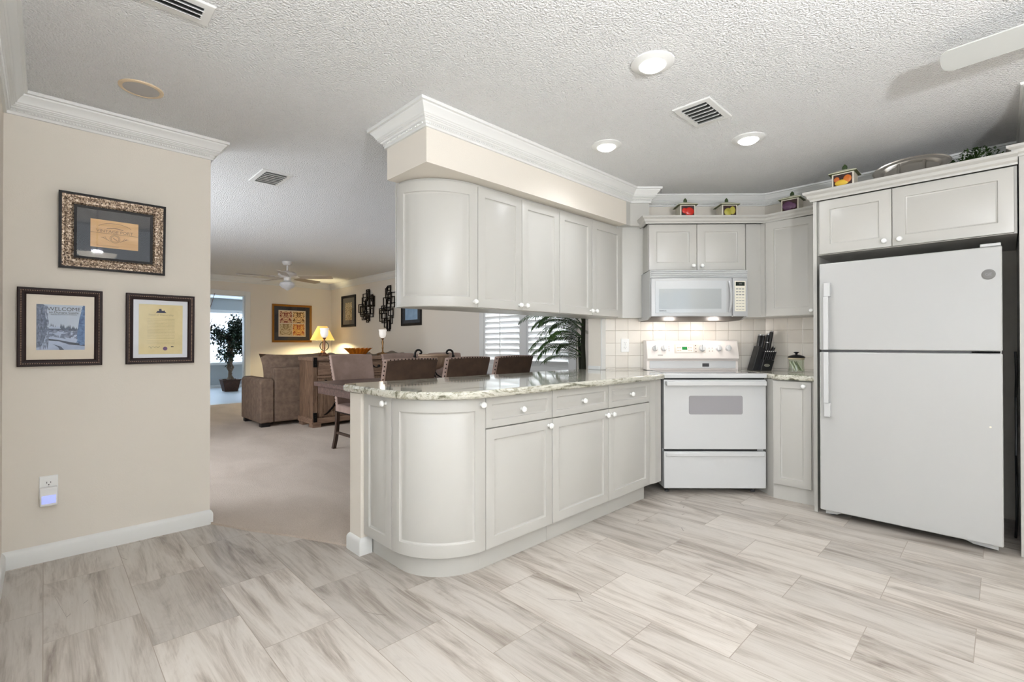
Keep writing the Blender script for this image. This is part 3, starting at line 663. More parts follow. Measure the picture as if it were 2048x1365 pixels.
def bowed(x0, x1, z0, z1, dy, th, n=14):
    mb = MB(); xs = [x0 + (x1 - x0) * k / n for k in range(n + 1)]
    mb.loops([[(x, bow(x) + dy, z0), (x, bow(x) + dy, z1), (x, bow(x) + dy + th, z1), (x, bow(x) + dy + th, z0)] for x in xs], True, (True, True)); return mb
dr = bowed(.004, .632, .022, .323, .0, .030).build('door', 'mwwhite', mw, bevel=.006, seg=3)
bowed(.036, .585, .050, .300, -.002, .004).build('window_surround', mat('white_glass', (186, 190, 192), .08, coat=.6), dr, bevel=.001)
bowed(.066, .545, .082, .238, -.0035, .003).build('window', 'mwglass', dr)
mb = MB(); mb.tube([(.607, bow(.607) - .006, .055), (.609, bow(.607) - .026, .10), (.611, bow(.607) - .031, .17), (.609, bow(.607) - .026, .245), (.606, bow(.607) - .004, .295)], [.010, .009, .009, .009, .010], 10); mb.build('handle', 'mwwhite', dr)
text('brand_lettering', 'KENMORE', .012, (.092, bow(.11) - .004, .066), 'dgrey', dr)
cp2 = bowed(.636, W - .002, .022, .323, .0, .030, 6).build('control_panel', 'mwwhite', mw, bevel=.005)
bowed(.652, W - .022, .062, .300, -.0015, .003, 4).build('keypad_panel', 'cream_plastic', cp2)
bowed(.660, W - .030, .262, .292, -.0028, .003, 4).build('display', 'lcdark', cp2)
mb = MB()
for row in range(8):
    for q in range(3):
        x = .662 + q * .024; z = .070 + row * .0225; mb.box(x, x + .017, bow(x) - .0035, bow(x), z + .006, z + (.013 if row > 4 else .0095))
mb.build('keypad', 'grey', cp2)
text('clock_digits', '12:52', .013, (.694, bow(.694) - .0032, .277), 'grey', cp2)
light('hood_lamp_left', 'POINT', dloc(1.24, 3.93, 1.265), 1.4, (1, .92, .84), .05)
light('hood_lamp_right', 'POINT', dloc(1.60, 3.93, 1.265), 1.4, (1, .92, .84), .05)

# ---------------------------------------------------------------- dining and living room
def pillow(mb, c, w, h, th, n=8, p=2.2, Mx=None, flare=0):
    sv = mb.M; mb.M = Matrix.Translation(c) @ (Mx or Matrix())
    for sg in (-1, 1):
        g = [[mb.v((w / 2 * (u := -1 + 2 * i / n) * (1 - .07 * (1 - (-1 + 2 * j / n) ** 2)) * (1 + flare * (-1 + 2 * j / n)), sg * th / 2 * ((1 - abs(u) ** p) * (1 - abs(vv := -1 + 2 * j / n) ** p)) ** .5, h / 2 * vv * (1 - .10 * (1 - u * u)))) for i in range(n + 1)] for j in range(n + 1)]
        for j in range(n):
            for i in range(n): mb.f([g[j][i], g[j][i + 1], g[j + 1][i + 1], g[j + 1][i]])
    bmesh.ops.remove_doubles(mb.bm, verts=mb.bm.verts, dist=.0005); mb.M = sv
def spline(P, n=5):
    V = [Vector(p) for p in P]; out = []
    for k in range(len(V) - 1):
        a, b, c, d = V[max(k - 1, 0)], V[k], V[k + 1], V[min(k + 2, len(V) - 1)]
        for q in range(n): t_ = q / n; out.append(.5 * (2 * b + (c - a) * t_ + (2 * a - 5 * b + 4 * c - d) * t_ * t_ + (3 * b - a - 3 * c + d) * t_ ** 3))
    return out + [V[-1]]
# dining table
tb = thing('dining_table', 'long dark wooden dining table behind the peninsula', 'table', (2.97, 4.345, .012))
MB().prismx([(-.495, .722), (-.485, .705), (.485, .705), (.495, .722), (.495, .748), (-.495, .748)], -1.03, 1.03).build('tabletop', 'tablew', tb, bevel=.004)
mb = MB(); mb.box(-1., 1., -.465, -.43, .63, .705); mb.box(-1., 1., .43, .465, .63, .705); mb.box(-1., -.965, -.43, .43, .63, .705); mb.box(.965, 1., -.43, .43, .63, .705); mb.build('apron', 'tablew', tb)
for x in (-.55, .55):
    mb = MB(); mb.box(x - .06, x + .06, -.12, .12, .06, .64); mb.box(x - .05, x + .05, -.38, .38, 0, .07); mb.box(x - .05, x + .05, -.36, .36, .60, .66); mb.build('pedestal', 'tablew', tb, bevel=.008)
MB().box(-.5, .5, -.03, .03, .16, .24).build('stretcher', 'tablew', tb, bevel=.004)
# upholstered chairs
def make_chair(label):
    c = thing('dining_chair', label, 'chair', (0, 0, 0), 0, 'upholstered chairs around the dining table')
    MB().box(-.235, .235, -.24, .20, .40, .49).build('seat', 'suede', c, bevel=.025, seg=3)
    mb = MB(); nx, nz = 8, 7
    def bp(u, w, d): z = .47 + .535 * w; x = (.225 + .018 * w) * u; y = .185 + .145 * w ** 1.25 - .028 * u * u + d - (.012 * w); return (x, y, z + .008 * (1 - u * u) * w)
    rings = []
    for j in range(nz + 1):
        w = j / nz; th = .058
        rings.append([bp(-1 + 2 * i / nx, w, 0) for i in range(nx + 1)] + [bp(1 - 2 * i / nx, w, th) for i in range(nx + 1)])
    mb.loops(rings, True, (True, True)); br = mb.build('backrest', 'suede', c, bevel=.012, seg=3)
    mb = MB(); rings = [[bp(-.97 + 1.94 * i / nx, .04 + .935 * j / nz, .0595) for i in range(nx + 1)] + [bp(.97 - 1.94 * i / nx, .04 + .935 * j / nz, .062) for i in range(nx + 1)] for j in range(nz + 1)]
    mb.loops(rings, True, (True, True)); mb.build('back_cover', 'suedeback', br)
    mb = MB()
    for sx in (-1, 1):
        for k in range(15): q = bp(sx, .06 + .9 * k / 14, .045); mb.ball((q[0] + sx * .001, q[1], q[2]), .0065, 6)
    for k in range(1, 16): q = bp(-1 + k / 8, .985, .0615); mb.ball(q, .006, 6)
    mb.build('nailhead_trim', 'nail', br)
    mb = MB()
    for k in range(14): mb.ball((-.236, -.215 + .03 * k, .412), .008, 6); mb.ball((.236, -.215 + .03 * k, .412), .008, 6)
    for k in range(14): mb.ball((-.21 + .0323 * k, -.241, .412), .008, 6)
    mb.build('nailhead_trim', 'nail', c)
    for sx in (-1, 1):
        mb = MB(); mb.tube([(sx * .205, -.205, .41), (sx * .205, -.205, .2), (sx * .205, -.205, 0)], [.026, .022, .018], 4); mb.build('leg', 'chairwood', c)
        mb = MB(); mb.loops([[(sx * .205 + a, y + b, z) for a, b in ((-.017, -.02), (.017, -.02), (.017, .02), (-.017, .02))] for z, y in ((.46, .20), (.35, .20), (.22, .215), (.1, .25), (0, .295))], True, (True, True)); mb.build('leg', 'chairwood', c, ang=20)
        MB().box(sx * .205 - .011, sx * .205 + .011, -.2, .235, .17, .195).build('stretcher', 'chairwood', c)
    return c
near = [('brown-backed dining chair seen from behind, nearest the open end of the peninsula', 2.13), ('middle brown-backed dining chair seen from behind over the worktop', 2.72), ('brown-backed dining chair seen from behind, in front of the shutters', 3.30)]
far = [('taupe dining chair facing the kitchen at the left end of the table', 2.44), ('taupe dining chair facing the kitchen, beneath the standing candle lamp', 3.06), ('taupe dining chair facing the kitchen behind the stone urn', 3.72)]
proto = None
for row, y, rz in ((near, 3.665, 180), (far, 4.745, 0)):
    for lab, x in row:
        c = make_chair(lab) if proto is None else copy_tree(proto)
        proto = proto or c; c['label'] = lab; c.location = (x, y, .012); c.rotation_euler = (0, 0, R(rz))
# centrepiece urn
u = thing('urn', 'tan stone bowl with black scroll handles standing on the dining table', 'urn', (3.06, 4.36, .762))
mb = MB(); n = 48; rings = []
for rr, z, fl in ((.045, .095, .0), (.075, .11, .04), (.125, .15, .05), (.150, .20, .05), (.158, .235, .0), (.172, .243, 0), (.172, .262, 0), (.160, .262, 0), (.145, .22, 0), (.05, .14, 0)):
    rings.append([((rr * (1 + fl * math.cos(a * 16))) * math.cos(a), (rr * (1 + fl * math.cos(a * 16))) * math.sin(a), z) for a in [2 * PI * k / n for k in range(n)]])
mb.loops(rings, True, (True, True)); mb.build('bowl', mat('tan_stone', (178, 152, 128), .7, bump=(40, .3, .005)), u)
for k in range(4):
    a = PI / 4 + k * PI / 2; mb = MB(Matrix.Rotation(a, 4, 'Z')); mb.tube([(.02, 0, .10), (.012, 0, .07), (.03, 0, .04), (.07, 0, .012), (.10, 0, .006)], .008, 6); mb.build('foot', 'iron', u)
for k in (0, 1):
    mb = MB(Matrix.Rotation(-R(44) + k * PI, 4, 'Z')); P = [(.10, 0, .115), (.15, 0, .145), (.185, 0, .19), (.205, 0, .235), (.205, 0, .28), (.185, 0, .305), (.155, 0, .305), (.138, 0, .285), (.145, 0, .268), (.16, 0, .268)]; P = spline(P); mb.tube(P, [.009 + .002 * math.sin(PI * q_ / len(P)) for q_ in range(len(P))], 8)
    mb.tube([(.165, 0, .165), (.195, 0, .150), (.205, 0, .165), (.198, 0, .178)], .008, 6); mb.ball((.215, 0, .24), .013, 8); mb.build('handle', 'iron', u)
# sideboard
ys = 6.43
sb = thing('sideboard', 'weathered oak sideboard with black iron straps along the back of the sofa', 'sideboard', (2.555, ys, .012))
L, D_, H_ = 1.86, .50, .948
MB().box(.0, L, .0, D_, H_ - .052, H_).build('top', 'oakh', sb, bevel=.004)
mb = MB(); mb.box(.02, .075, .015, D_ - .01, .10, H_ - .052); mb.build('side_panel', 'oakv', sb); MB().box(L - .075, L - .02, .015, D_ - .01, .10, H_ - .052).build('side_panel', 'oakv', sb)
MB().box(.075, L - .075, .028, D_ - .02, .11, H_ - .06).build('carcass', 'oakv', sb)
MB().box(.0, L, .005, D_, .05, .125).build('plinth', 'oakh', sb, bevel=.003)
for x in (.01, L - .13):
    for y in (.01, D_ - .13): MB().box(x, x + .12, y, y + .12, 0, .052).build('foot', 'oakh', sb, bevel=.006)
MB().box(.0755, L - .0755, .014, .03, .665, .69).build('rail', 'oakh', sb)
cw = (L - .17) / 3
for k in range(3):
    x = .085 + k * cw
    d = MB().panel(x + .006, x + cw - .006, .705, H_ - .075, .008, .02, .02, raised=False).build('drawer', 'oakh', sb)
    mb = MB(); mb.tube([(x + cw * .5 - .05, -.012, .80), (x + cw * .5 - .02, -.028, .785), (x + cw * .5 + .02, -.028, .785), (x + cw * .5 + .05, -.012, .80)], .008, 6)
    mb.lathe([(.022, -.01), (.022, .004), (.012, .016)], 10, (x + cw * .5 - .05, 0, .80), 'y'); mb.lathe([(.022, -.01), (.022, .004), (.012, .016)], 10, (x + cw * .5 + .05, 0, .80), 'y'); mb.build('pull', 'iron', d)
    d = MB().panel(x + .006, x + cw - .006, .14, .655, .008, .02, .06).build('door', 'oakv', sb)
    for sx in (-1, 1):
        mb = MB(); c = x + cw / 2; rg = []
        for j in range(13):
            w = -1 + j / 6; q = c + sx * (.022 + .17 * w * w); rg.append([(q - .014, -.004, .40 + .24 * w), (q + .014, -.004, .40 + .24 * w), (q + .014, .010, .40 + .24 * w), (q - .014, .010, .40 + .24 * w)])
        mb.loops(rg, True, (True, True)); mb.build('iron_strap', 'iron', d)
    mb = MB(); mb.box(c - .03, c + .03, -.008, .008, .385, .415); mb.build('iron_clasp', 'iron', d)
for x in (.018, L - .066):
    for z0, z1 in ((H_ - .135, H_ - .005), (.075, .20)):
        mb = MB(); mb.box(x, x + .048, -.006, .016, z0, z1)
        for q in (.25, .5, .75): mb.ball((x + .024, -.007, z0 + (z1 - z0) * q), .008, 6)
        mb.build('corner_strap', 'iron', sb, bevel=.002)
# bunched runner on the sideboard
zt = .012 + H_ + .0015
mb = MB(); nx, ny = 60, 8; rows = []
for j in range(ny + 1):
    w = j / ny; row = []
    for i in range(nx + 1):
        x = .30 + 1.50 * i / nx; e = w * w * (3 - 2 * w)
        z = zt + e * .055 * (.55 + .45 * math.sin(x * 9 + 1.1) * math.cos(x * 4.3)) * min(1, i / 5, (nx - i) / 5) + .010 * e * math.sin(x * 31) * min(1, i / 5, (nx - i) / 5)
        row.append((2.555 + x, ys + .375 + .11 * w + .02 * math.sin(x * 7), max(z, zt)))
    rows.append(row)
mb.loops(rows + [[(x, y + (.03 if k == 0 else 0), zt - .001) for x, y, z in r] for k, r in enumerate([rows[-1], rows[0]])], False)
tag(mb.build('table_runner', 'runner'), 'grey cloth runner bunched along the back of the sideboard', 'runner')
# candle lamps
def candle(lab, x, y, ring, metal):
    c = thing('candle_lamp', lab, 'lamp', (x, y, zt + .001), 0, 'candle lamps on the sideboard')
    mb = MB(); mb.box(-.052, .052, -.052, .052, .012, .032)
    for a in (-1, 1):
        for b in (-1, 1): mb.ball((a * .052, b * .052, .013), .0125, 8); 
    mb.lathe([(.045, .03), (.03, .042), (.016, .055)], 16); mb.build('base', metal, c, bevel=.003)
    mb = MB(); mb.lathe([(.013, .05), (.010, .09), (.015, .11), (.011, .14), (.017, .20), (.010, .235), (.020, .25), (.024, .262)], 14); mb.build('stem', metal, c)
    if ring:
        mb = MB(); mb.tube([(.062 * math.cos(a), 0, .145 + .062 * math.sin(a)) for a in [2 * PI * k / 20 for k in range(21)]], .006, 6); mb.build('ring', mat('verdigris_iron', (74, 84, 72), .5, .4), c)
    mb = MB(); mb.lathe([(.022, .262), (.044, .285), (.054, .325), (.052, .36), (.062, .392), (.060, .393), (.050, .36), (.05, .325), (.04, .29), (.018, .268)], 20); mb.build('glass_shade', 'frost', c)
    return c
candle('candle lamp with an iron ring on its stem, in front of the lit table lamp', 2.80, 6.62, True, mat('copper_bronze', (140, 98, 74), .4, .8))
candle('gold candle lamp with a frosted glass cup beneath the metal wall art', 3.70, 6.62, False, 'brass')
b = thing('bowl', 'amber glass bowl with a petalled rim on the sideboard', 'bowl', (3.29, 6.60, zt + .001))
mb = MB(); n = 216; rings = []
for rr, z, fl in ((.09, 0, .0), (.098, .01, .02), (.125, .045, .05), (.160, .085, .07), (.190, .108, .09), (.186, .110, .09), (.150, .085, .06), (.115, .048, .03), (.085, .014, 0)):
    rings.append([(rr * (1 + fl * math.cos(18 * a)) * math.cos(a), rr * (1 + fl * math.cos(18 * a)) * math.sin(a), z + (.008 * math.cos(18 * a) if rr > .17 else 0)) for a in [2 * PI * k / n for k in range(n)]])
mb.loops(rings, True, (True, True)); mb.build('glass_body', 'amber', b)
# sofa
so = thing('sofa', 'taupe chenille sofa with loose cushions, seen from behind beside the sideboard', 'sofa', (2.07, 6.945, .012))
MB().box(.18, 1.75, .0, .20, .055, .80).build('backrest', 'sofa', so, bevel=.03, seg=3)
for x in (0, 1.75):
    MB().prismy([(x, .055), (x + .178, .055), (x + .178, .62), (x + .15, .655), (x + .03, .655), (x, .62)], .0, .86).build('arm', 'sofa', so, bevel=.02, seg=3)
MB().box(.18, 1.75, .2, .84, .055, .30).build('seat_base', 'sofa', so, bevel=.01)
for k in range(2): MB().box(.185 + .782 * k, .182 + .782 * (k + 1), .2, .93, .30, .48).build('seat_cushion', 'sofa', so, bevel=.045, seg=3)
for k in range(2):
    mb = MB(); pillow(mb, (.48 + .82 * k, .27, .765), .78, .46, .30, Mx=Matrix.Rotation(R(8), 4, 'X'), flare=.10); mb.build('back_cushion', 'sofa', so)
for x in (.02, 1.80):
    for y in (.02, .74): MB().box(x, x + .11, y, y + .09, 0, .056).build('foot', 'frame_black', so, bevel=.004)
mb = MB(); mb.tube([(.1805, -.001, .07), (.1805, -.0015, .78)], .0022, 5); mb.build('seam', 'suedeback', so)
# end table and lit lamp in the far corner
et = thing('end_table', 'small wooden end table in the corner under the lit lamp', 'table', (4.10, 9.52, .012))
MB().box(-.26, .26, -.26, .26, .57, .60).build('top', 'tablew', et, bevel=.004)
for a in (-1, 1):
    for b_ in (-1, 1): MB().box(a * .23 - .02, a * .23 + .02, b_ * .23 - .02, b_ * .23 + .02, 0, .57).build('leg', 'tablew', et)
lp = thing('table_lamp', 'lit table lamp with a pleated cone shade in the corner', 'lamp', (4.00, 9.55, .613)); lp.scale = (1.06, 1.06, 1.02)
mb = MB(); mb.lathe([(.085, 0), (.085, .015), (.04, .04), (.055, .12), (.07, .2), (.05, .3), (.018, .38)], 20); mb.build('base', mat('lamp_base', (120, 84, 56), .4), lp)
MB().lathe([(.008, .38), (.008, .86)], 8).build('stem', 'brass', lp)
mb = MB(); n = 60; mb.loops([[(rr * (1 + .012 * (k % 2)) * math.cos(2 * PI * k / n), rr * (1 + .012 * (k % 2)) * math.sin(2 * PI * k / n), z) for k in range(n)] for rr, z in ((.215, .585), (.085, .86), (.082, .86), (.211, .585))], True); mb.build('lamp_shade', 'shade', lp)
light('lamp_bulb', 'POINT', (4.00, 9.55, 1.285), 46, (1, .83, .46), .04)
light('candle_bulb_left', 'POINT', (2.80, 6.62, zt + .42), 1.2, (1, .85, .6), .03)
light('candle_bulb_right', 'POINT', (3.70, 6.62, zt + .42), 1.2, (1, .85, .6), .03)
# ------------- framed pictures
def ringframe(mb, w, h, prof):
    mb.loops([[(-w / 2 + i, y, i), (w / 2 - i, y, i), (w / 2 - i, y, h - i), (-w / 2 + i, y, h - i)] for i, y in prof + [prof[0]]], True)
    return mb
def picture(label, loc, rz, w, h, fw, fmat, mmat, tilt=0, bead=None, pan=True, lip=None):
    p = thing('framed_picture', label, 'picture', loc, rz); p.rotation_euler = (R(tilt), 0, R(rz))
    fr = ringframe(MB(), w, h, [(0, 0), (0, -.022), (.004, -.026), (fw * .35, -.026), (fw * .5, -.022), (fw * .8, -.019), (fw, -.012), (fw, 0)]).build('frame', fmat, p, ang=20)
    if lip: ringframe(MB(), w, h, [(0, 0), (0, -.0265), (.012, -.0275), (.014, -.02), (.014, 0)]).build('outer_edge', lip, fr); mb = MB(); mb.loops([[(-w / 2 + i, y, i), (w / 2 - i, y, i), (w / 2 - i, y, h - i), (-w / 2 + i, y, h - i)] for i, y in ((fw - .002, -.012), (fw - .002, -.0165), (fw + .010, -.014), (fw + .010, -.006))], True); mb.build('inner_edge', lip, fr)
    if bead:
        mb = MB(); i = fw * .42
        for (x0, z0, x1, z1) in ((-w / 2 + i, i, w / 2 - i, i), (w / 2 - i, i, w / 2 - i, h - i), (w / 2 - i, h - i, -w / 2 + i, h - i), (-w / 2 + i, h - i, -w / 2 + i, i)):
            n = int(math.hypot(x1 - x0, z1 - z0) / .0085)
            for k in range(n): mb.ball((x0 + (x1 - x0) * k / n, -.0235, z0 + (z1 - z0) * k / n), .0032, 5)
        mb.build('beading', bead, fr)
    MB().box(-w / 2 + fw - .003, w / 2 - fw + .003, -.0075, -.004, fw - .003, h - fw + .003).build('mat_board', mmat, p, smooth=False)
    if pan: MB().box(-w / 2 + fw - .002, w / 2 - fw + .002, -.0120, -.0115, fw - .002, h - fw + .002).build('glass', 'glass', p, smooth=False)
    return p
def flat(mb, pts, y, mi): mb.mi = mi; mb.f([mb.v((x, y, z)) for x, z in pts])
# gold framed quartet on the far wall
p = picture('gold-framed picture of four square scroll prints on the far living room wall', (3.645, YA - .001, 1.168), 0, .783, .772, .042, 'frame_gold', 'mat_black', 0)
MB().box(-.268, .268, -.0088, -.0074, .118, .654).build('print_border', mat('ivory_border', (222, 208, 186), .8), p)
for k, (x, z, m) in enumerate(((-.127, .513, 'dam1'), (.127, .513, 'dam2'), (-.127, .259, 'dam3'), (.127, .259, 'dam4'))):
    o = MB().box(-.117, .117, -.0007, .0007, -.117, .117).build('scroll_print', m, p, smooth=False); o.location = (x, -.0093, z)
# right hand living wall
p = picture('narrow black-framed scroll print beside the lit corner lamp', (XR - .001, 9.36, 1.482), -90, .62, .645, .05, 'frame_black', 'mat_grey', 0)
MB().box(-.15, .15, -.009, -.0074, .14, .50).build('scroll_print', 'damB', p, smooth=False)
p = picture('black-framed photo hanging low under the bowed hanging cabinet', (XR - .001, 7.02, 1.446), -90, .617, .50, .045, 'frame_black', 'mat_black', 0)
MB().box(-.19, .19, -.009, -.0074, .10, .40).build('photo', 'bluephoto', p, smooth=False)
def wallart(lab, y, z, w, h, seed):
    rnd = random.Random(seed); mb = MB(); t_ = .015
    def rect(cx, cz, a, b, d):
        for q in ((cx - a, cx + a, cz - b, cz - b + t_), (cx - a, cx + a, cz + b - t_, cz + b), (cx - a, cx - a + t_, cz - b, cz + b), (cx + a - t_, cx + a, cz - b, cz + b)): mb.box(q[0], q[1], -d - .012, -d, q[2], q[3])
    for k in range(17):
        v_ = -1 + 2 * (k + .5) / 17; lim = (1 - abs(v_) ** 1.4) * .40 + .02
        cx = rnd.uniform(-lim, lim) * w; cz = v_ * h * .45
        a = rnd.uniform(.04, .10) * (.6 + .6 * lim / .42); b = rnd.uniform(.05, .11)
        rect(cx, max(-h / 2 + b, min(h / 2 - b, cz)), a, b, .004 + .011 * (k % 3))
    rect(0, 0, .07, h * .46, .004); rect(0.02, h * .12, w * .32, .1, .015); rect(-.02, -h * .12, w * .34, .09, .026)
    o = mb.build('metal_wall_art', 'ironart', smooth=False); o.location = (XR - .001, y, z); o.rotation_euler = (0, 0, R(-90)); tag(o, lab, 'wall art', 'metal wall sculptures of overlapping rectangles')
wallart('dark metal sculpture of overlapping rectangles beside the narrow black picture', 8.53, 1.865, .78, .64, 3)
wallart('taller dark metal rectangle sculpture nearest the hanging cabinet', 7.76, 1.785, .62, .84, 11)
# ceiling fan in the living room
def fan(lab, x, y, ang, rad, zb, bm, body, lightbowl, pitch=-12):
    f = thing('ceiling_fan', lab, 'ceiling fan', (x, y, ZC))
    MB().lathe([(.075, -.0005), (.072, -.03), (.05, -.055), (.02, -.06)], 24).build('canopy', body, f)
    MB().lathe([(.014, -.05), (.014, zb + .09)], 10).build('downrod', body, f)
    MB().lathe([(.03, zb + .10), (.10, zb + .085), (.135, zb + .055), (.135, zb + .03), (.10, zb + .005), (.06, zb - .005)], 28).build('motor', body, f)
    MB().lathe([(.055, zb), (.055, zb - .05), (.04, zb - .06)], 20).build('switch_housing', body, f)
    for k in range(5):
        mb = MB(Matrix.Rotation(R(ang + 72 * k), 4, 'Z') @ Matrix.Translation((0, 0, zb)) @ Matrix.Rotation(R(pitch), 4, 'X'))
        pts = [(.19, -.055), (.35, -.064), (rad - .03, -.066), (rad - .006, -.05), (rad, -.02), (rad, .02), (rad - .006, .05), (rad - .03, .066), (.35, .064), (.19, .055)]
        mb.prism(pts, -.003, .003); bl = mb.build('blade', bm, f)
        mb = MB(Matrix.Rotation(R(ang + 72 * k), 4, 'Z') @ Matrix.Translation((0, 0, zb)) @ Matrix.Rotation(R(pitch), 4, 'X')); mb.prism([(.09, -.014), (.19, -.014), (.25, -.035), (.25, .035), (.19, .014), (.09, .014)], .003, .009); mb.build('bracket', body, bl)
    mb = MB(); mb.lathe([(.05, zb - .055), (.105, zb - .085), (.115, zb - .12), (.09, zb - .155), (.03, zb - .19), (.006, zb - .205)], 24); mb.build('light_bowl', lightbowl, f)
    return f
fan('white ceiling fan with a schoolhouse glass shade in the living room', 2.716, 7.8, -44, .70, -.245, mat('fan_blade', (176, 166, 156), .5), mat('fan_body', (222, 218, 214), .4), mat('opal_glass', (220, 220, 222), .3))
# ficus in the sunroom
def leaf(mb, p, d, up, L_, W_):
    d = Vector(d).normalized(); s_ = d.cross(Vector(up)); s_ = s_.normalized() if s_.length > .01 else Vector((1, 0, 0)); n = s_.cross(d); p = Vector(p)
    a = mb.v(p); b = mb.v(p + d * L_ * .45 + s_ * W_ + n * W_ * .3); c = mb.v(p + d * L_); e = mb.v(p + d * L_ * .45 - s_ * W_ + n * W_ * .3); m = mb.v(p + d * L_ * .5)
    mb.f([a, b, m]); mb.f([b, c, m]); mb.f([c, e, m]); mb.f([e, a, m])
fi = thing('ficus_tree', 'potted ficus with dark leaves standing in the sunroom doorway view', 'plant', (3.18, 12.9, .012))
mb = MB(); mb.loops([[(a * r_, b * r_, z) for a, b in ((-1, -1), (1, -1), (1, 1), (-1, 1))] for r_, z in ((.135, 0), (.185, .26), (.195, .26), (.195, .285), (.17, .285), (.16, .25))], True, (True, True)); mb.build('basket', 'basket', fi, bevel=.02)
mb = MB(); tips = []
for k, (ox, oy) in enumerate(((-.04, 0), (.04, .03), (.0, -.04))):
    P = [(ox * (1 - .3 * q) + .05 * math.sin(q * 2.1 + k * 2), oy + .05 * math.cos(q * 2.1 + k * 2), .25 + q * .16) for q in range(7)]; mb.tube(P, [.032 - .002 * q for q in range(7)], 7)
rnd = random.Random(5)
for k in range(38):
    z0 = .55 + rnd.random() * .6; a = rnd.uniform(0, 2 * PI); r1 = rnd.uniform(.22, .56); z1 = z0 + rnd.uniform(.15, .75); z1 = min(z1, 1.9); r1 *= max(.45, 1 - max(0, z1 - 1.4) * .8)
    q = [(.0, 0, z0), (r1 * .4 * math.cos(a), r1 * .4 * math.sin(a), (z0 + z1) / 2 + .05), (r1 * math.cos(a), r1 * math.sin(a), z1), (r1 * 1.25 * math.cos(a), r1 * 1.25 * math.sin(a), z1 - .06)]
    mb.tube(q, [.010, .007, .005, .003], 5); tips += [(q[1], q[2]), (q[2], q[3]), (q[2], q[3])]
mb.build('trunk', 'bark', fi)
mb = MB()
for k in range(3300):
    a, b = rnd.choice(tips); w = rnd.random(); p = [a[i] + (b[i] - a[i]) * w + rnd.gauss(0, .07) for i in range(3)]; d = (rnd.gauss(0, 1), rnd.gauss(0, 1), rnd.gauss(-.6, .6))
    if p[2] > .42: leaf(mb, p, d, (rnd.gauss(0, .4), rnd.gauss(0, .4), 1), rnd.uniform(.07, .105), rnd.uniform(.017, .026))
mb.build('foliage', 'leaf', fi)
# palm at the end of the dining room
pm = thing('palm', 'potted palm with arching feathery fronds in front of the shuttered window', 'plant', (4.03, 3.06, .012))
MB().lathe([(.13, 0), (.17, .28), (.185, .28), (.185, .31), (.16, .31), (.15, .27)], 24).build('planter', 'terracotta', pm)
mb = MB(); mb.tube([(0, 0, .26), (.01, .0, .7), (0, .01, 1.1), (.01, 0, 1.55)], [.032, .028, .025, .018], 8); mb.tube([(.05, .05, .26), (.06, .09, .8), (.05, .1, 1.2)], [.02, .017, .012], 8); mb.build('stem', 'palmtrunk', pm)
rnd = random.Random(9)
for k, (a, z0, L_, el, dr) in enumerate(((118, 1.02, .62, .55, 1.3), (150, 1.1, .66, .62, 1.5), (95, 1.18, .68, .7, 1.45), (135, 1.25, .78, .8, 1.5), (165, 1.3, .7, .8, 1.5), (110, 1.4, .85, .9, 1.5), (140, 1.45, .82, 1.0, 1.5), (85, 1.5, .8, 1.0, 1.4), (125, 1.55, .85, 1.15, 1.4), (200, 1.3, .4, .9, 1.4), (60, 1.2, .45, .8, 1.3), (175, 1.5, .6, 1.1, 1.3), (105, .98, .5, .35, 1.0), (128, 1.32, .5, .5, 1.1), (145, 1.0, .58, .7, 1.7), (30, 1.5, .4, 1.1, 1.2), (122, 1.12, .42, .9, 1.5), (138, 1.2, .5, .2, 1.0), (112, 1.3, .45, .6, 1.6), (148, 1.38, .55, .5, 1.4), (100, 1.08, .4, .6, 1.6), (155, 1.15, .45, .9, 1.8), (132, 1.42, .6, .3, 1.2), (118, 1.5, .5, .6, 1.7))):
    mb = MB(); P = []; p = Vector((0, 0, z0)); n = 16
    for j in range(n + 1):
        e = el - dr * (j / n) ** 1.4 * 1.15; P.append(p.copy()); p = p + Vector((math.cos(R(a)) * math.cos(e), math.sin(R(a)) * math.cos(e), math.sin(e))) * L_ / n
    mb.tube(P, [.006 * (1 - .8 * j / n) for j in range(n + 1)], 5)
    for j in range(3, n + 1):
        d = (P[min(j + 1, n)] - P[j - 1]).normalized(); s_ = d.cross(Vector((0, 0, 1))).normalized()
        for h in (0, .5):
            q = P[j - 1].lerp(P[j], h)
            for sg in (-1, 1): leaf(mb, q, d * .6 + s_ * sg * .85 + Vector((0, 0, -.5)), (0, 0, 1), rnd.uniform(.16, .22) * (1 - .5 * j / n), .0056)
    mb.build('frond', 'palm', pm)
# branches in a floor vase behind the left wall
vs = thing('vase', 'floor vase of bare twigs peeking out behind the picture wall', 'vase', (.60, 3.86, .012))
MB().lathe([(.09, 0), (.12, .15), (.11, .4), (.06, .6), (.07, .66), (.06, .66), (.05, .6)], 20).build('vessel', 'terracotta', vs)
for k in range(7):
    a = R(-50 + 17 * k); mb = MB(); h = rnd.uniform(1.2, 1.66); mb.tube([(.01 * math.cos(a), .01 * math.sin(a), .3), (.05 * math.cos(a), .05 * math.sin(a), .8), ((.16 + .012 * k) * math.cos(a), .1 * math.sin(a), h * .85), ((.22 + .012 * k) * math.cos(a), .15 * math.sin(a), h)], [.005, .005, .004, .002], 5); mb.build('twig', 'nail', vs)

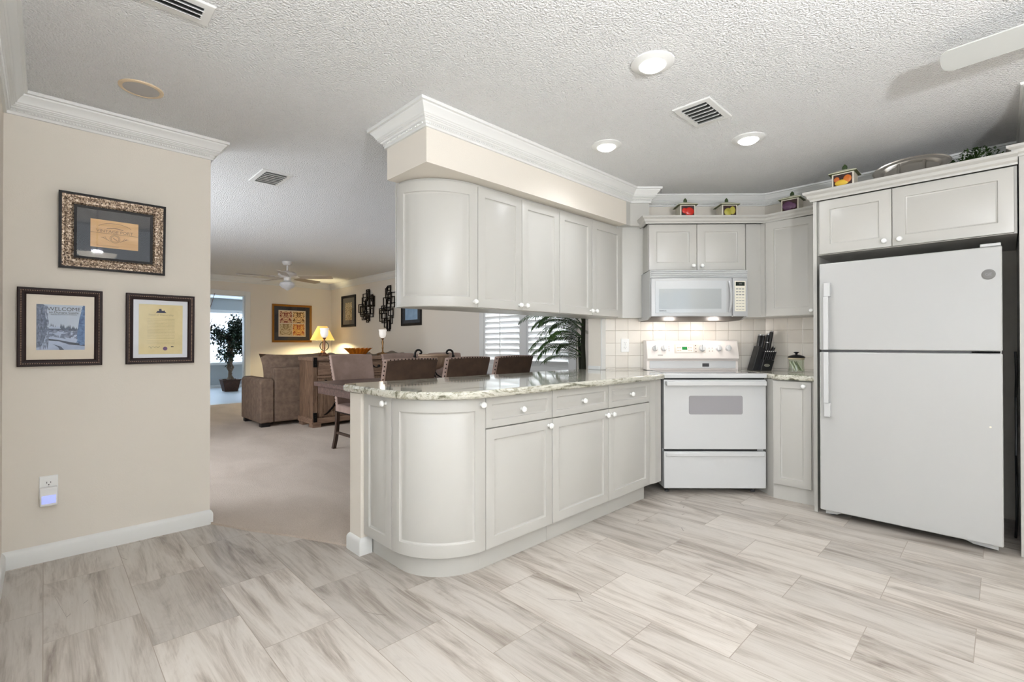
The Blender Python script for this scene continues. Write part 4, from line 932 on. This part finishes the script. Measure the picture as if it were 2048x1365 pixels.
# ---------------------------------------------------------------- pictures on the left wall
YL = 3.514
p = picture('large antique-silver framed port wine crate panel on a black mat, topmost of the three', (.284, YL, 1.548), 0, .462, .406, .062, 'frame_antique', 'mat_black', 4.0, None, True, 'frame_black')
pn = MB().box(-.104, .104, -.0100, -.0074, .130, .282).build('crate_panel', 'portwood', p, smooth=False)
MB().box(-.104, .104, -.0104, -.0099, .2085, .2105).build('groove', 'inkbrown', pn)
text('lettering', 'VINTAGE PORT', .022, (0, -.0102, .221), 'inkbrown', pn, sx=1.05)
text('small_lettering', 'PRODUCE OF PORTUGAL', .0075, (-.03, -.0102, .140), 'inkbrown', pn, sx=1.1)
mb = MB()
mb.tube([(.078 * math.cos(a), -.0101, .232 + .036 * math.sin(a)) for a in [R(25 + 130 * k / 14) for k in range(15)]], .0011, 4)
mb.tube([(-.036, -.0101, .237), (0, -.0101, .243), (.036, -.0101, .237)], .0018, 4)
for rr in (.022, .017): mb.tube([(rr * math.cos(a), -.0101, .183 + rr * math.sin(a)) for a in [2 * PI * k / 20 for k in range(21)]], .0009, 4)
for sx in (-1, 1):
    for q in range(3): mb.tube([(sx * (.022 + .010 * q), -.0101, .168 + .006 * q), (sx * (.034 + .010 * q), -.0101, .176 + .005 * q), (sx * (.044 + .008 * q), -.0101, .192 - .003 * q)], .001, 4)
for q in range(4): mb.tube([(-.010 + .006 * q, -.0101, .190 - .004 * q), (.0, -.0101, .180), (.010 - .005 * q, -.0101, .176 + .004 * q)], .001, 4)
mb.build('crest', 'inkbrown', pn)
p = picture('dark beaded frame with a blue snow scene that reads WELCOME, lower left of three', (.066, YL, 1.024), 0, .331, .408, .034, 'frame_dark', 'mat_cream', 1.6, 'frame_bead')
X0, X1, Z0, Z1 = -.095, .093, .085, .324
mb = MB(); MS = ['snowsky', 'snow', 'firs', 'frosttree', 'bluetree', 'wallstone']; rnd = random.Random(4)
def sq(pts, mi, y): flat(mb, [(max(X0, min(X1, X0 + (X1 - X0) * x)), max(Z0, min(Z1, Z0 + (Z1 - Z0) * z))) for x, z in pts], y, mi)
sq([(0, 0), (1, 0), (1, 1), (0, 1)], 0, -.0078); sq([(0, 0), (1, 0), (1, .38), (.6, .42), (0, .42)], 1, -.0080)
for k in range(34):
    x = .16 + .022 * k; h = rnd.uniform(.06, .17) * (1.1 - .7 * max(0, x - .45)); sq([(x - .025, .42), (x + .025, .42), (x + .008, .42 + h * .7), (x, .42 + h)], 2, -.0082 - k * 2e-6)
sq([(.22, .47), (.30, .53), (.36, .50), (.44, .53), (.50, .47)], 1, -.00835)
for k in range(60):
    x = rnd.uniform(.2, .92); z = rnd.uniform(.26, .44); s_ = rnd.uniform(.02, .06); sq([(x - s_, z - s_ * .4), (x + s_, z - s_ * .4), (x + s_ * .6, z + s_ * .5), (x - s_ * .6, z + s_ * .5)], 3, -.0084 - k * 1e-6)
sq([(.2, .25), (.45, .22), (.7, .17), (1, .13), (1, .085), (.66, .12), (.45, .19), (.22, .21)], 5, -.0086)
sq([(.2, .25), (.28, .30), (.5, .26), (.72, .22), (1, .19), (1, .13), (.7, .17), (.45, .22)], 1, -.0087)
sq([(.32, .13), (.5, .07), (.56, 0), (.47, 0), (.44, .06)], 2, -.0087)
sq([(0, .05), (.10, .08), (.20, .34), (.21, .6), (.14, 1), (0, 1)], 2, -.00875)
sq([(1, .1), (.86, .14), (.83, .3), (.88, .7), (.96, 1), (1, 1)], 4, -.00875)
for k in range(210):
    z = rnd.uniform(.08, 1.0); wd_ = .24 * (1 - .35 * max(0, z - .5)) - .10 * max(0, .35 - z); x = rnd.uniform(-.02, wd_); s_ = rnd.uniform(.02, .05); sq([(x, z), (x + s_ * .5, z - s_ * .2), (x + s_ * .4, z - s_ * 2.2), (x + s_ * .1, z - s_ * 1.6)], 3, -.0088 - k * 1e-6)
for k in range(120):
    z = rnd.uniform(.12, .98); wd_ = .04 + .17 * (1 - z); x = 1 - rnd.uniform(0, wd_); s_ = rnd.uniform(.02, .045); sq([(x - s_, z - s_ * .6), (x + s_, z - s_ * .4), (x, z + s_ * .8)], 4, -.0088 - k * 1e-6)
pr = mb.build('snow_print', MS, p, smooth=False)
text('lettering', 'WELCOME', .0265, (.010, -.0093, .301), 'ink', pr, sx=1.02); text('lettering', 'to Dunans Castle', .0165, (.010, -.0093, .283), 'ink', pr); text('lettering', 'and the Scottish Laird Scheme', .0082, (.010, -.0093, .2725), 'ink', pr, sx=1.02)
p = picture('dark beaded frame with a yellowed certificate and purple seal, lower right of three', (.4985, YL, 1.024), 0, .331, .408, .034, 'frame_dark', 'mat_white', 1.6, 'frame_bead')
ce = MB().box(-.106, .106, -.0088, -.0074, .056, .349).build('certificate', 'paper', p, smooth=False)
mb = MB(); mb.prismy([(-.026, .300), (-.018, .312), (-.010, .311), (-.012, .323), (.0, .325), (.002, .314), (.010, .312), (.014, .317), (.018, .309), (.026, .300)], -.0092, -.0087); mb.build('crest', 'navy', ce, smooth=False)
text('title_lettering', 'Deed of Ownership', .015, (0, -.0091, .288), 'inklite', ce)
for k in range(17): text('text_line', ['this is to certify that the holder named above is laird', 'of a plot in the woodland with all the rights thereof', 'granted and recorded in the book of lairds as written'][k % 3], .0062, (0, -.0091, .264 - .0088 * k - (.006 if k > 13 else 0)), 'inklite', ce, sx=1.0)
mb = MB(); mb.tube([(-.06 + .006 * k, -.009, .097 + .006 * math.sin(k * 2.3) * (1.2 if k < 3 else .6)) for k in range(10)], .0008, 4); mb.build('signature', 'ink', ce)
MB().lathe([(.011, 0), (.0105, .0012), (.006, .0014)], 18, (.020, -.0088, .088), 'y').build('seal', 'seal', ce)
mb = MB(); mb.prismy([(.048, .096), (.062, .096), (.062, .101), (.052, .103), (.048, .101)], -.0091, -.0087); mb.build('stamp', 'ink', ce)
# outlets and night light
def outlet(lab, loc, rz, w=.070, h=.115):
    o = thing('wall_outlet', lab, 'outlet', loc, rz); MB().box(-w / 2, w / 2, -.006, -.0003, -h / 2, h / 2).build('cover_plate', 'plate', o, bevel=.002)
    for z in (-.02, .02):
        s_ = MB().prismy(rrect(-.017, .017, z - .015, z + .015, .008), -.0072, -.005).build('socket', 'plate', o)
        mb = MB(); mb.box(-.0085, -.0062, -.0077, -.006, z - .001, z + .009); mb.box(.0062, .0085, -.0077, -.006, z, z + .008); mb.lathe([(.0026, 0), (.0026, .0016)], 8, (0, -.0062, z - .008), 'y'); mb.build('slots', 'black', s_)
    MB().lathe([(.003, 0), (.003, .0008)], 8, (0, -.006, 0), 'y').build('screw', 'chrome', o)
    return o
outlet('white duplex outlet low on the left wall above a plugged-in night light', (.020, 3.515, .388), 0, .072, .118)
nl = thing('night_light', 'white plug-in night light glowing blue in the low left-wall outlet', 'night light', (.020, 3.506, .345))
MB().box(-.034, .034, -.034, -.0025, -.05, .047).build('housing', 'plate', nl, bevel=.006, seg=3)
MB().box(-.027, .027, -.0365, -.030, -.036, .006).build('lens', 'blue_led', nl, bevel=.003)
outlet('white duplex outlet on the tiled wall left of the stove', (*kt(K - .0085, .929), 1.123), -45)
# ---------------------------------------------------------------- ceiling fittings
def vent(lab, x, y, wx, wy, n, alongx):
    v = thing('ceiling_vent', lab, 'vent', (x, y, ZC), 0, 'white ceiling registers')
    MB().box(-wx / 2 + .015, wx / 2 - .015, -wy / 2 + .015, wy / 2 - .015, -.002, .0).build('shade_sheet', 'ventshade', v)  # dark sheet under the closed ceiling, painted as the shade behind the louvres
    mb = MB(); b = .032
    rr = [(0, -.0), (.0, -.004), (.004, -.007), (b, -.008), (b, -.001)]
    mb.loops([[(-wx / 2 + i, -wy / 2 + i, z), (wx / 2 - i, -wy / 2 + i, z), (wx / 2 - i, wy / 2 - i, z), (-wx / 2 + i, wy / 2 - i, z)] for i, z in rr], True); mb.build('flange', 'trim', v, ang=20)
    span = (wx if not alongx else wy) - 2 * b
    for k in range(n):
        q = -span / 2 + span * (k + .5) / n
        mb = MB(Matrix.Translation((q, 0, -.010) if not alongx else (0, q, -.010)) @ (Matrix.Rotation(R(-40), 4, 'Y') if not alongx else Matrix.Rotation(R(40), 4, 'X')))
        l_ = (wy if not alongx else wx) / 2 - b
        (mb.box(-.014, .014, -l_, l_, -.001, .001) if not alongx else mb.box(-l_, l_, -.014, .014, -.001, .001)); mb.build('louvre', 'trim', v)
    return v
vent('white ceiling register between the recessed lights over the kitchen floor', 2.61, 1.16, .30, .205, 6, False)
vent('small white ceiling register over the dining end beyond the picture wall', 1.245, 3.935, .215, .345, 7, True)
vent('white ceiling register at the top left edge above the camera side', .235, 2.155, .46, .15, 3, True)
def downlight(lab, x, y, pw=15):
    d = thing('recessed_light', lab, 'ceiling light', (x, y, ZC), 0, 'recessed kitchen lights')
    MB().lathe([(.096, 0), (.095, -.004), (.085, -.009), (.060, -.014), (.056, -.010), (.056, -.001)], 40, caps=(False, False)).build('trim_ring', 'trim', d)
    MB().lathe([(.055, -.010), (.052, -.020), (.042, -.027), (.02, -.031), (.002, -.032)], 32).build('lens', 'lens', d)
    light('downlight_bulb', 'SPOT', (x, y, ZC - .05), pw, (.97, .98, 1), .055, (0, 0, 0), None, R(156))
downlight('largest recessed ceiling light, nearest the viewer', 1.982, 1.112)
downlight('recessed ceiling light beside the soffit crown', 2.596, 1.785)
downlight('recessed ceiling light in front of the refrigerator cabinets', 3.144, 1.106)
for q, (x, y) in enumerate(((.2, 1.62), (.95, -.35), (-1.0, .6), (-.6, -1.6), (1.6, -1.3))):  # out-of-view downlights added to brighten floor, left wall and ceiling
    downlight(('added fill downlight above the viewer near the picture wall', 'added fill downlight above the viewer toward the refrigerator', 'added fill downlight behind the viewer near the nook wall', 'added fill downlight by the nook window corner', 'added fill downlight by the nook window near the fan')[q], x, y, 19 if q == 0 else 10)
s = thing('ceiling_speaker', 'round ceiling speaker with a grey mesh and yellowed rim', 'speaker', (.345, 3.012, ZC))
MB().lathe([(.092, 0), (.091, -.005), (.080, -.008), (.073, -.005), (.073, -.001)], 40, caps=(False, False)).build('rim', 'speakrim', s)
MB().lathe([(.0745, -.001), (.074, -.006), (.04, -.0085), (.001, -.009)], 40).build('grille', 'speaker', s)
fan('white ceiling fan over the kitchen, only one blade tip in view at the top right', 2.634, -.52, 86, .70, -.11, mat('pale_blade', (192, 193, 188), .35), 'trim', 'frost', 14)
pd = thing('pendant_lamp', 'hanging bowl lamp in the breakfast nook behind the viewer', 'ceiling light', (.48, -1.15, ZC))
MB().lathe([(.07, -.0005), (.065, -.03), (.02, -.04)], 20).build('canopy', 'iron', pd); MB().lathe([(.008, -.03), (.008, -.80)], 8).build('rod', 'iron', pd)
MB().lathe([(r_, h_ - .48) for r_, h_ in ((.20, -.27), (.19, -.31), (.14, -.355), (.06, -.385), (.01, -.39), (.01, -.38), (.13, -.35), (.185, -.305), (.196, -.27))], 32, caps=(False, False)).build('glass_bowl', 'pendant', pd); MB().ball((0, 0, -.88), .015, 8).build('finial', 'iron', pd)
light('pendant_bulb', 'POINT', (.48, -1.15, ZC - .81), 480, (.98, .99, 1), .085)
# ---------------------------------------------------------------- things on the cabinets
def fruitbox(lab, loc, rz, fruits):
    b = thing('fruit_box', lab, 'decorative box', loc, rz, 'little roofed fruit boxes on the cabinets')
    w, d, h = .062, .060, .112
    mb = MB(); mb.box(-w, w, -d, d, 0, h); mb.build('body', 'boxw', b, bevel=.002)
    mb = MB(); mb.loops([[(-.078, -.076, h), (.078, -.076, h), (.078, .076, h), (-.078, .076, h)], [(-.078, -.076, h + .004), (.078, -.076, h + .004), (.078, .076, h + .004), (-.078, .076, h + .004)], [(-.02, -.02, h + .030), (.02, -.02, h + .030), (.02, .02, h + .030), (-.02, .02, h + .030)]], True, (True, True)); rf = mb.build('roof', 'boxroof', b, smooth=False)
    MB().box(-.0785, .0785, -.0765, .0765, h - .003, h + .0005).build('roof_edge', 'boxedge', rf)
    mb = MB(); mb.lathe([(.006, h + .028), (.016, h + .040), (.014, h + .056), (.002, h + .070)], 8, sy=.5); mb.build('finial', 'finial', rf)
    pcn = MB().box(-w + .010, w - .010, -d - .002, -d + .001, .006, h - .010).build('picture_panel', 'boxdark', b)
    for x, z, r_, m, sx, sz in fruits:
        mb = MB(); mb.ball((x, -d - .003, z), r_, 16, (sx, .22, sz)); mb.build('painted_fruit', m, pcn)
    return b
zb = ZM + .0562
fruitbox('roofed white box painted with red tomatoes, leftmost of the row on the cabinets', (*kt(3.985, 1.388), zb), -45, [(.012, .054, .036, 'red', 1.05, .95), (-.028, .062, .022, 'red', .9, 1)])
fruitbox('roofed white box painted with yellow-green pears, second from the left', (*kt(3.985, 1.728), zb), -45, [(-.014, .050, .032, 'pear', 1, 1), (.022, .062, .027, 'pear', .9, 1.2)])
fruitbox('roofed box painted with purple plums above the corner cabinet', (4.235, 1.163, zb), -90, [(-.012, .056, .036, 'plum', 1.1, .95), (.026, .05, .022, 'plum', .9, 1)])
fruitbox('roofed white box painted with orange and yellow squash, above the refrigerator cabinet', (3.862, .742, 2.1645), -90, [(.026, .066, .026, 'pumpk', .9, 1.0), (-.006, .045, .030, 'squash', 1.3, .7), (-.034, .070, .018, 'pumpk', .9, 1)])
tr = thing('serving_tray', 'oval silver three-section tray leaning above the refrigerator cabinet', 'tray', (3.86, .405, 2.166), -90); tr.rotation_euler = (R(-34), R(0), R(-90))
mb = MB(); n = 56; A, B = .195, .098; rings = []
for q, y in ((1, 0), (1, -.006), (.985, -.008), (.95, -.002), (.80, .002), (.76, .008), (.70, .022), (.55, .026), (.05, .026)): rings.append([(A * q * math.cos(2 * PI * k / n), y, B + B * q * math.sin(2 * PI * k / n)) for k in range(n)])
mb.loops(rings, True, (False, True)); dish = mb.build('dish', 'silver', tr)
for x in (-.062, .062): mb = MB(); mb.tube([(x, .012, B - .066), (x, .004, B), (x, .012, B + .066)], .008, 6); mb.build('divider', 'silver', dish)
bx = thing('boxwood_plant', 'low green boxwood arrangement at the right above the refrigerator cabinet', 'plant', (4.02, .112, 2.1645))
MB().box(-.05, .05, -.12, .10, 0, .045).build('trough', 'terracotta', bx, bevel=.004)
mb = MB(); rnd = random.Random(2)
for k in range(520):
    a = rnd.uniform(0, 2 * PI); rr = rnd.random() ** .5; x = rr * math.cos(a) * .075; y = rr * math.sin(a) * .125; z = .03 + (1 - rr * rr) * .11 * rnd.uniform(.5, 1.15); leaf(mb, (x, y, z), (math.cos(a) + rnd.gauss(0, .5), math.sin(a) + rnd.gauss(0, .5), rnd.uniform(.1, 1.2)), (0, 0, 1), rnd.uniform(.014, .024), rnd.uniform(.005, .008))
for k in range(24):
    a = rnd.uniform(0, 2 * PI); x, y = math.cos(a) * .05, math.sin(a) * .09; e = (x * 1.6, y * 1.35, rnd.uniform(.08, .125)); mb.tube([(x * .3, y * .3, .03), (x, y, .07), e], .0013, 4)
    for j in range(6): w = .5 + .1 * j; leaf(mb, (x + (e[0] - x) * w, y + (e[1] - y) * w, .07 + (e[2] - .07) * w), (rnd.gauss(0, 1), rnd.gauss(0, 1), .6), (0, 0, 1), .018, .006)
mb.build('foliage', 'leaf2', bx)
# ---------------------------------------------------------------- worktop things
kb = thing('knife_block', 'black knife block full of knives right of the stove', 'knife block', dloc(2.025, 4.035, .913), -45)
sl = .30
mb = MB(); mb.prismy([(-.075, 0), (.065, 0), (.065 + sl * .135, .135), (-.075 + sl * .205, .205), (-.108 + sl * .205, .200)][0:4], -.02, .075); mb.build('block', 'black', kb, bevel=.003)
mb = MB(); mb.prismy([(-.03, 0), (.06, 0), (.06 + sl * .085, .085), (-.03 + sl * .095, .095)], -.065, -.02); fb = mb.build('front_step', 'black', kb, bevel=.003)
mb = MB(); mb.lathe([(.024, 0), (.023, .0015)], 24, (.024, -.065, .045), 'y', sy=.5); mb.build('oval_badge', 'silver', fb)
kn = [(-.030, .045, .19, .115), (.000, .045, .178, .125), (.036, .045, .160, .150), (.046, .015, .150, .185), (.020, .005, .155, .085), (.070, .02, .135, .072)]
def knife(lab, x, y, z, L_, rad, low=False):
    k = thing('kitchen_knife', lab, 'knife', dloc(0, 0, 0)); k.location = kb.location + Matrix.Rotation(R(-45), 3, 'Z') @ Vector((x + sl * z * .55, y, z - .012)); k.rotation_euler = (R(-4), math.atan(sl) * (1.6 if low else .75), R(-45)); k['group'] = 'knives standing in the black block'
    MB().prism(rrect(-rad * .8, rad * .8, -rad * 1.2, rad * 1.2, rad * .6), .0, L_).build('handle', 'black', k, bevel=.001)
    MB().prism(rrect(-rad * .8, rad * .8, -rad * 1.22, rad * 1.22, rad * .6), L_, L_ + .012).build('cap', 'chrome', k, bevel=.001)
    MB().box(-.001, .001, -rad, rad, -.05, .0).build('blade', 'chrome', k)
labs = ['kitchen knife with a steel cap, leftmost tall handle in the black block', 'kitchen knife with a steel cap, second tall handle from the left in the block', 'kitchen knife with a steel cap, third tall handle from the left in the block', 'all-black honing steel handle, tallest in the block', 'short steel-capped knife in the middle of the block', 'short knife leaning out furthest toward the jar']
for lab, (x, y, z, L_) in zip(labs, kn): knife(lab, x, y, z, L_, .0145, lab.startswith('short knife'))
for k in range(6):
    o = thing('steak_knife', 'small steak knife with a black handle in the front row of the block', 'knife', (0, 0, 0), -45, 'steak knives in the front row of the block')
    o.location = kb.location + Matrix.Rotation(R(-45), 3, 'Z') @ Vector((-.026 + .0165 * k + sl * .095, -.040, .088)); o.rotation_euler = (R(2), math.atan(sl), R(-45))
    MB().prism(rrect(-.006, .006, -.009, .009, .003), 0, .070).build('handle', 'black', o); MB().prism(rrect(-.006, .006, -.009, .009, .003), .070, .078).build('cap', 'chrome', o)
jr = thing('glass_jar', 'round glass jar with a black knobbed lid on the corner worktop', 'jar', (4.20, 1.128, .9135))
MB().lathe([(.004, .001), (.054, .001), (.0565, .006), (.052, .05), (.053, .09), (.057, .11), (.055, .11), (.0505, .09), (.0495, .05), (.053, .01), (.004, .006)], 32, caps=(False, False)).build('glass_body', 'jarglass', jr)
MB().lathe([(.052, .100), (.056, .104), (.056, .112), (.050, .114)], 32).build('seal_ring', mat('clear_seal', (214, 196, 170), .3), jr)
ld = MB().lathe([(.060, .114), (.061, .117), (.050, .128), (.025, .136), (.004, .138)], 32).build('lid', 'black', jr)
MB().lathe([(.010, .135), (.007, .143), (.012, .150), (.021, .155), (.019, .159), (.003, .161)], 20).build('lid_knob', 'black', ld)
rnd = random.Random(8)
for k in range(10):
    a = 2 * PI * k / 10; rr = .028 if k % 2 else .018
    mb = MB(); mb.tube([(-.018, 0, -.034), (0, 0, 0), (.018, 0, .034)], .0048, 8); o = mb.build('candy_stick', 'candy' if k % 2 else 'candyg'); o.location = (4.20 + rr * math.cos(a), 1.128 + rr * math.sin(a), .9135 + .050); o.rotation_euler = (rnd.uniform(-.15, .15), rnd.uniform(-.1, .1), R(90) + rnd.uniform(-.2, .2))
    tag(o, ('pale' if k % 2 else 'green') + ' wrapped candy stick leaning inside the glass jar', 'candy', 'candy sticks in the glass jar')
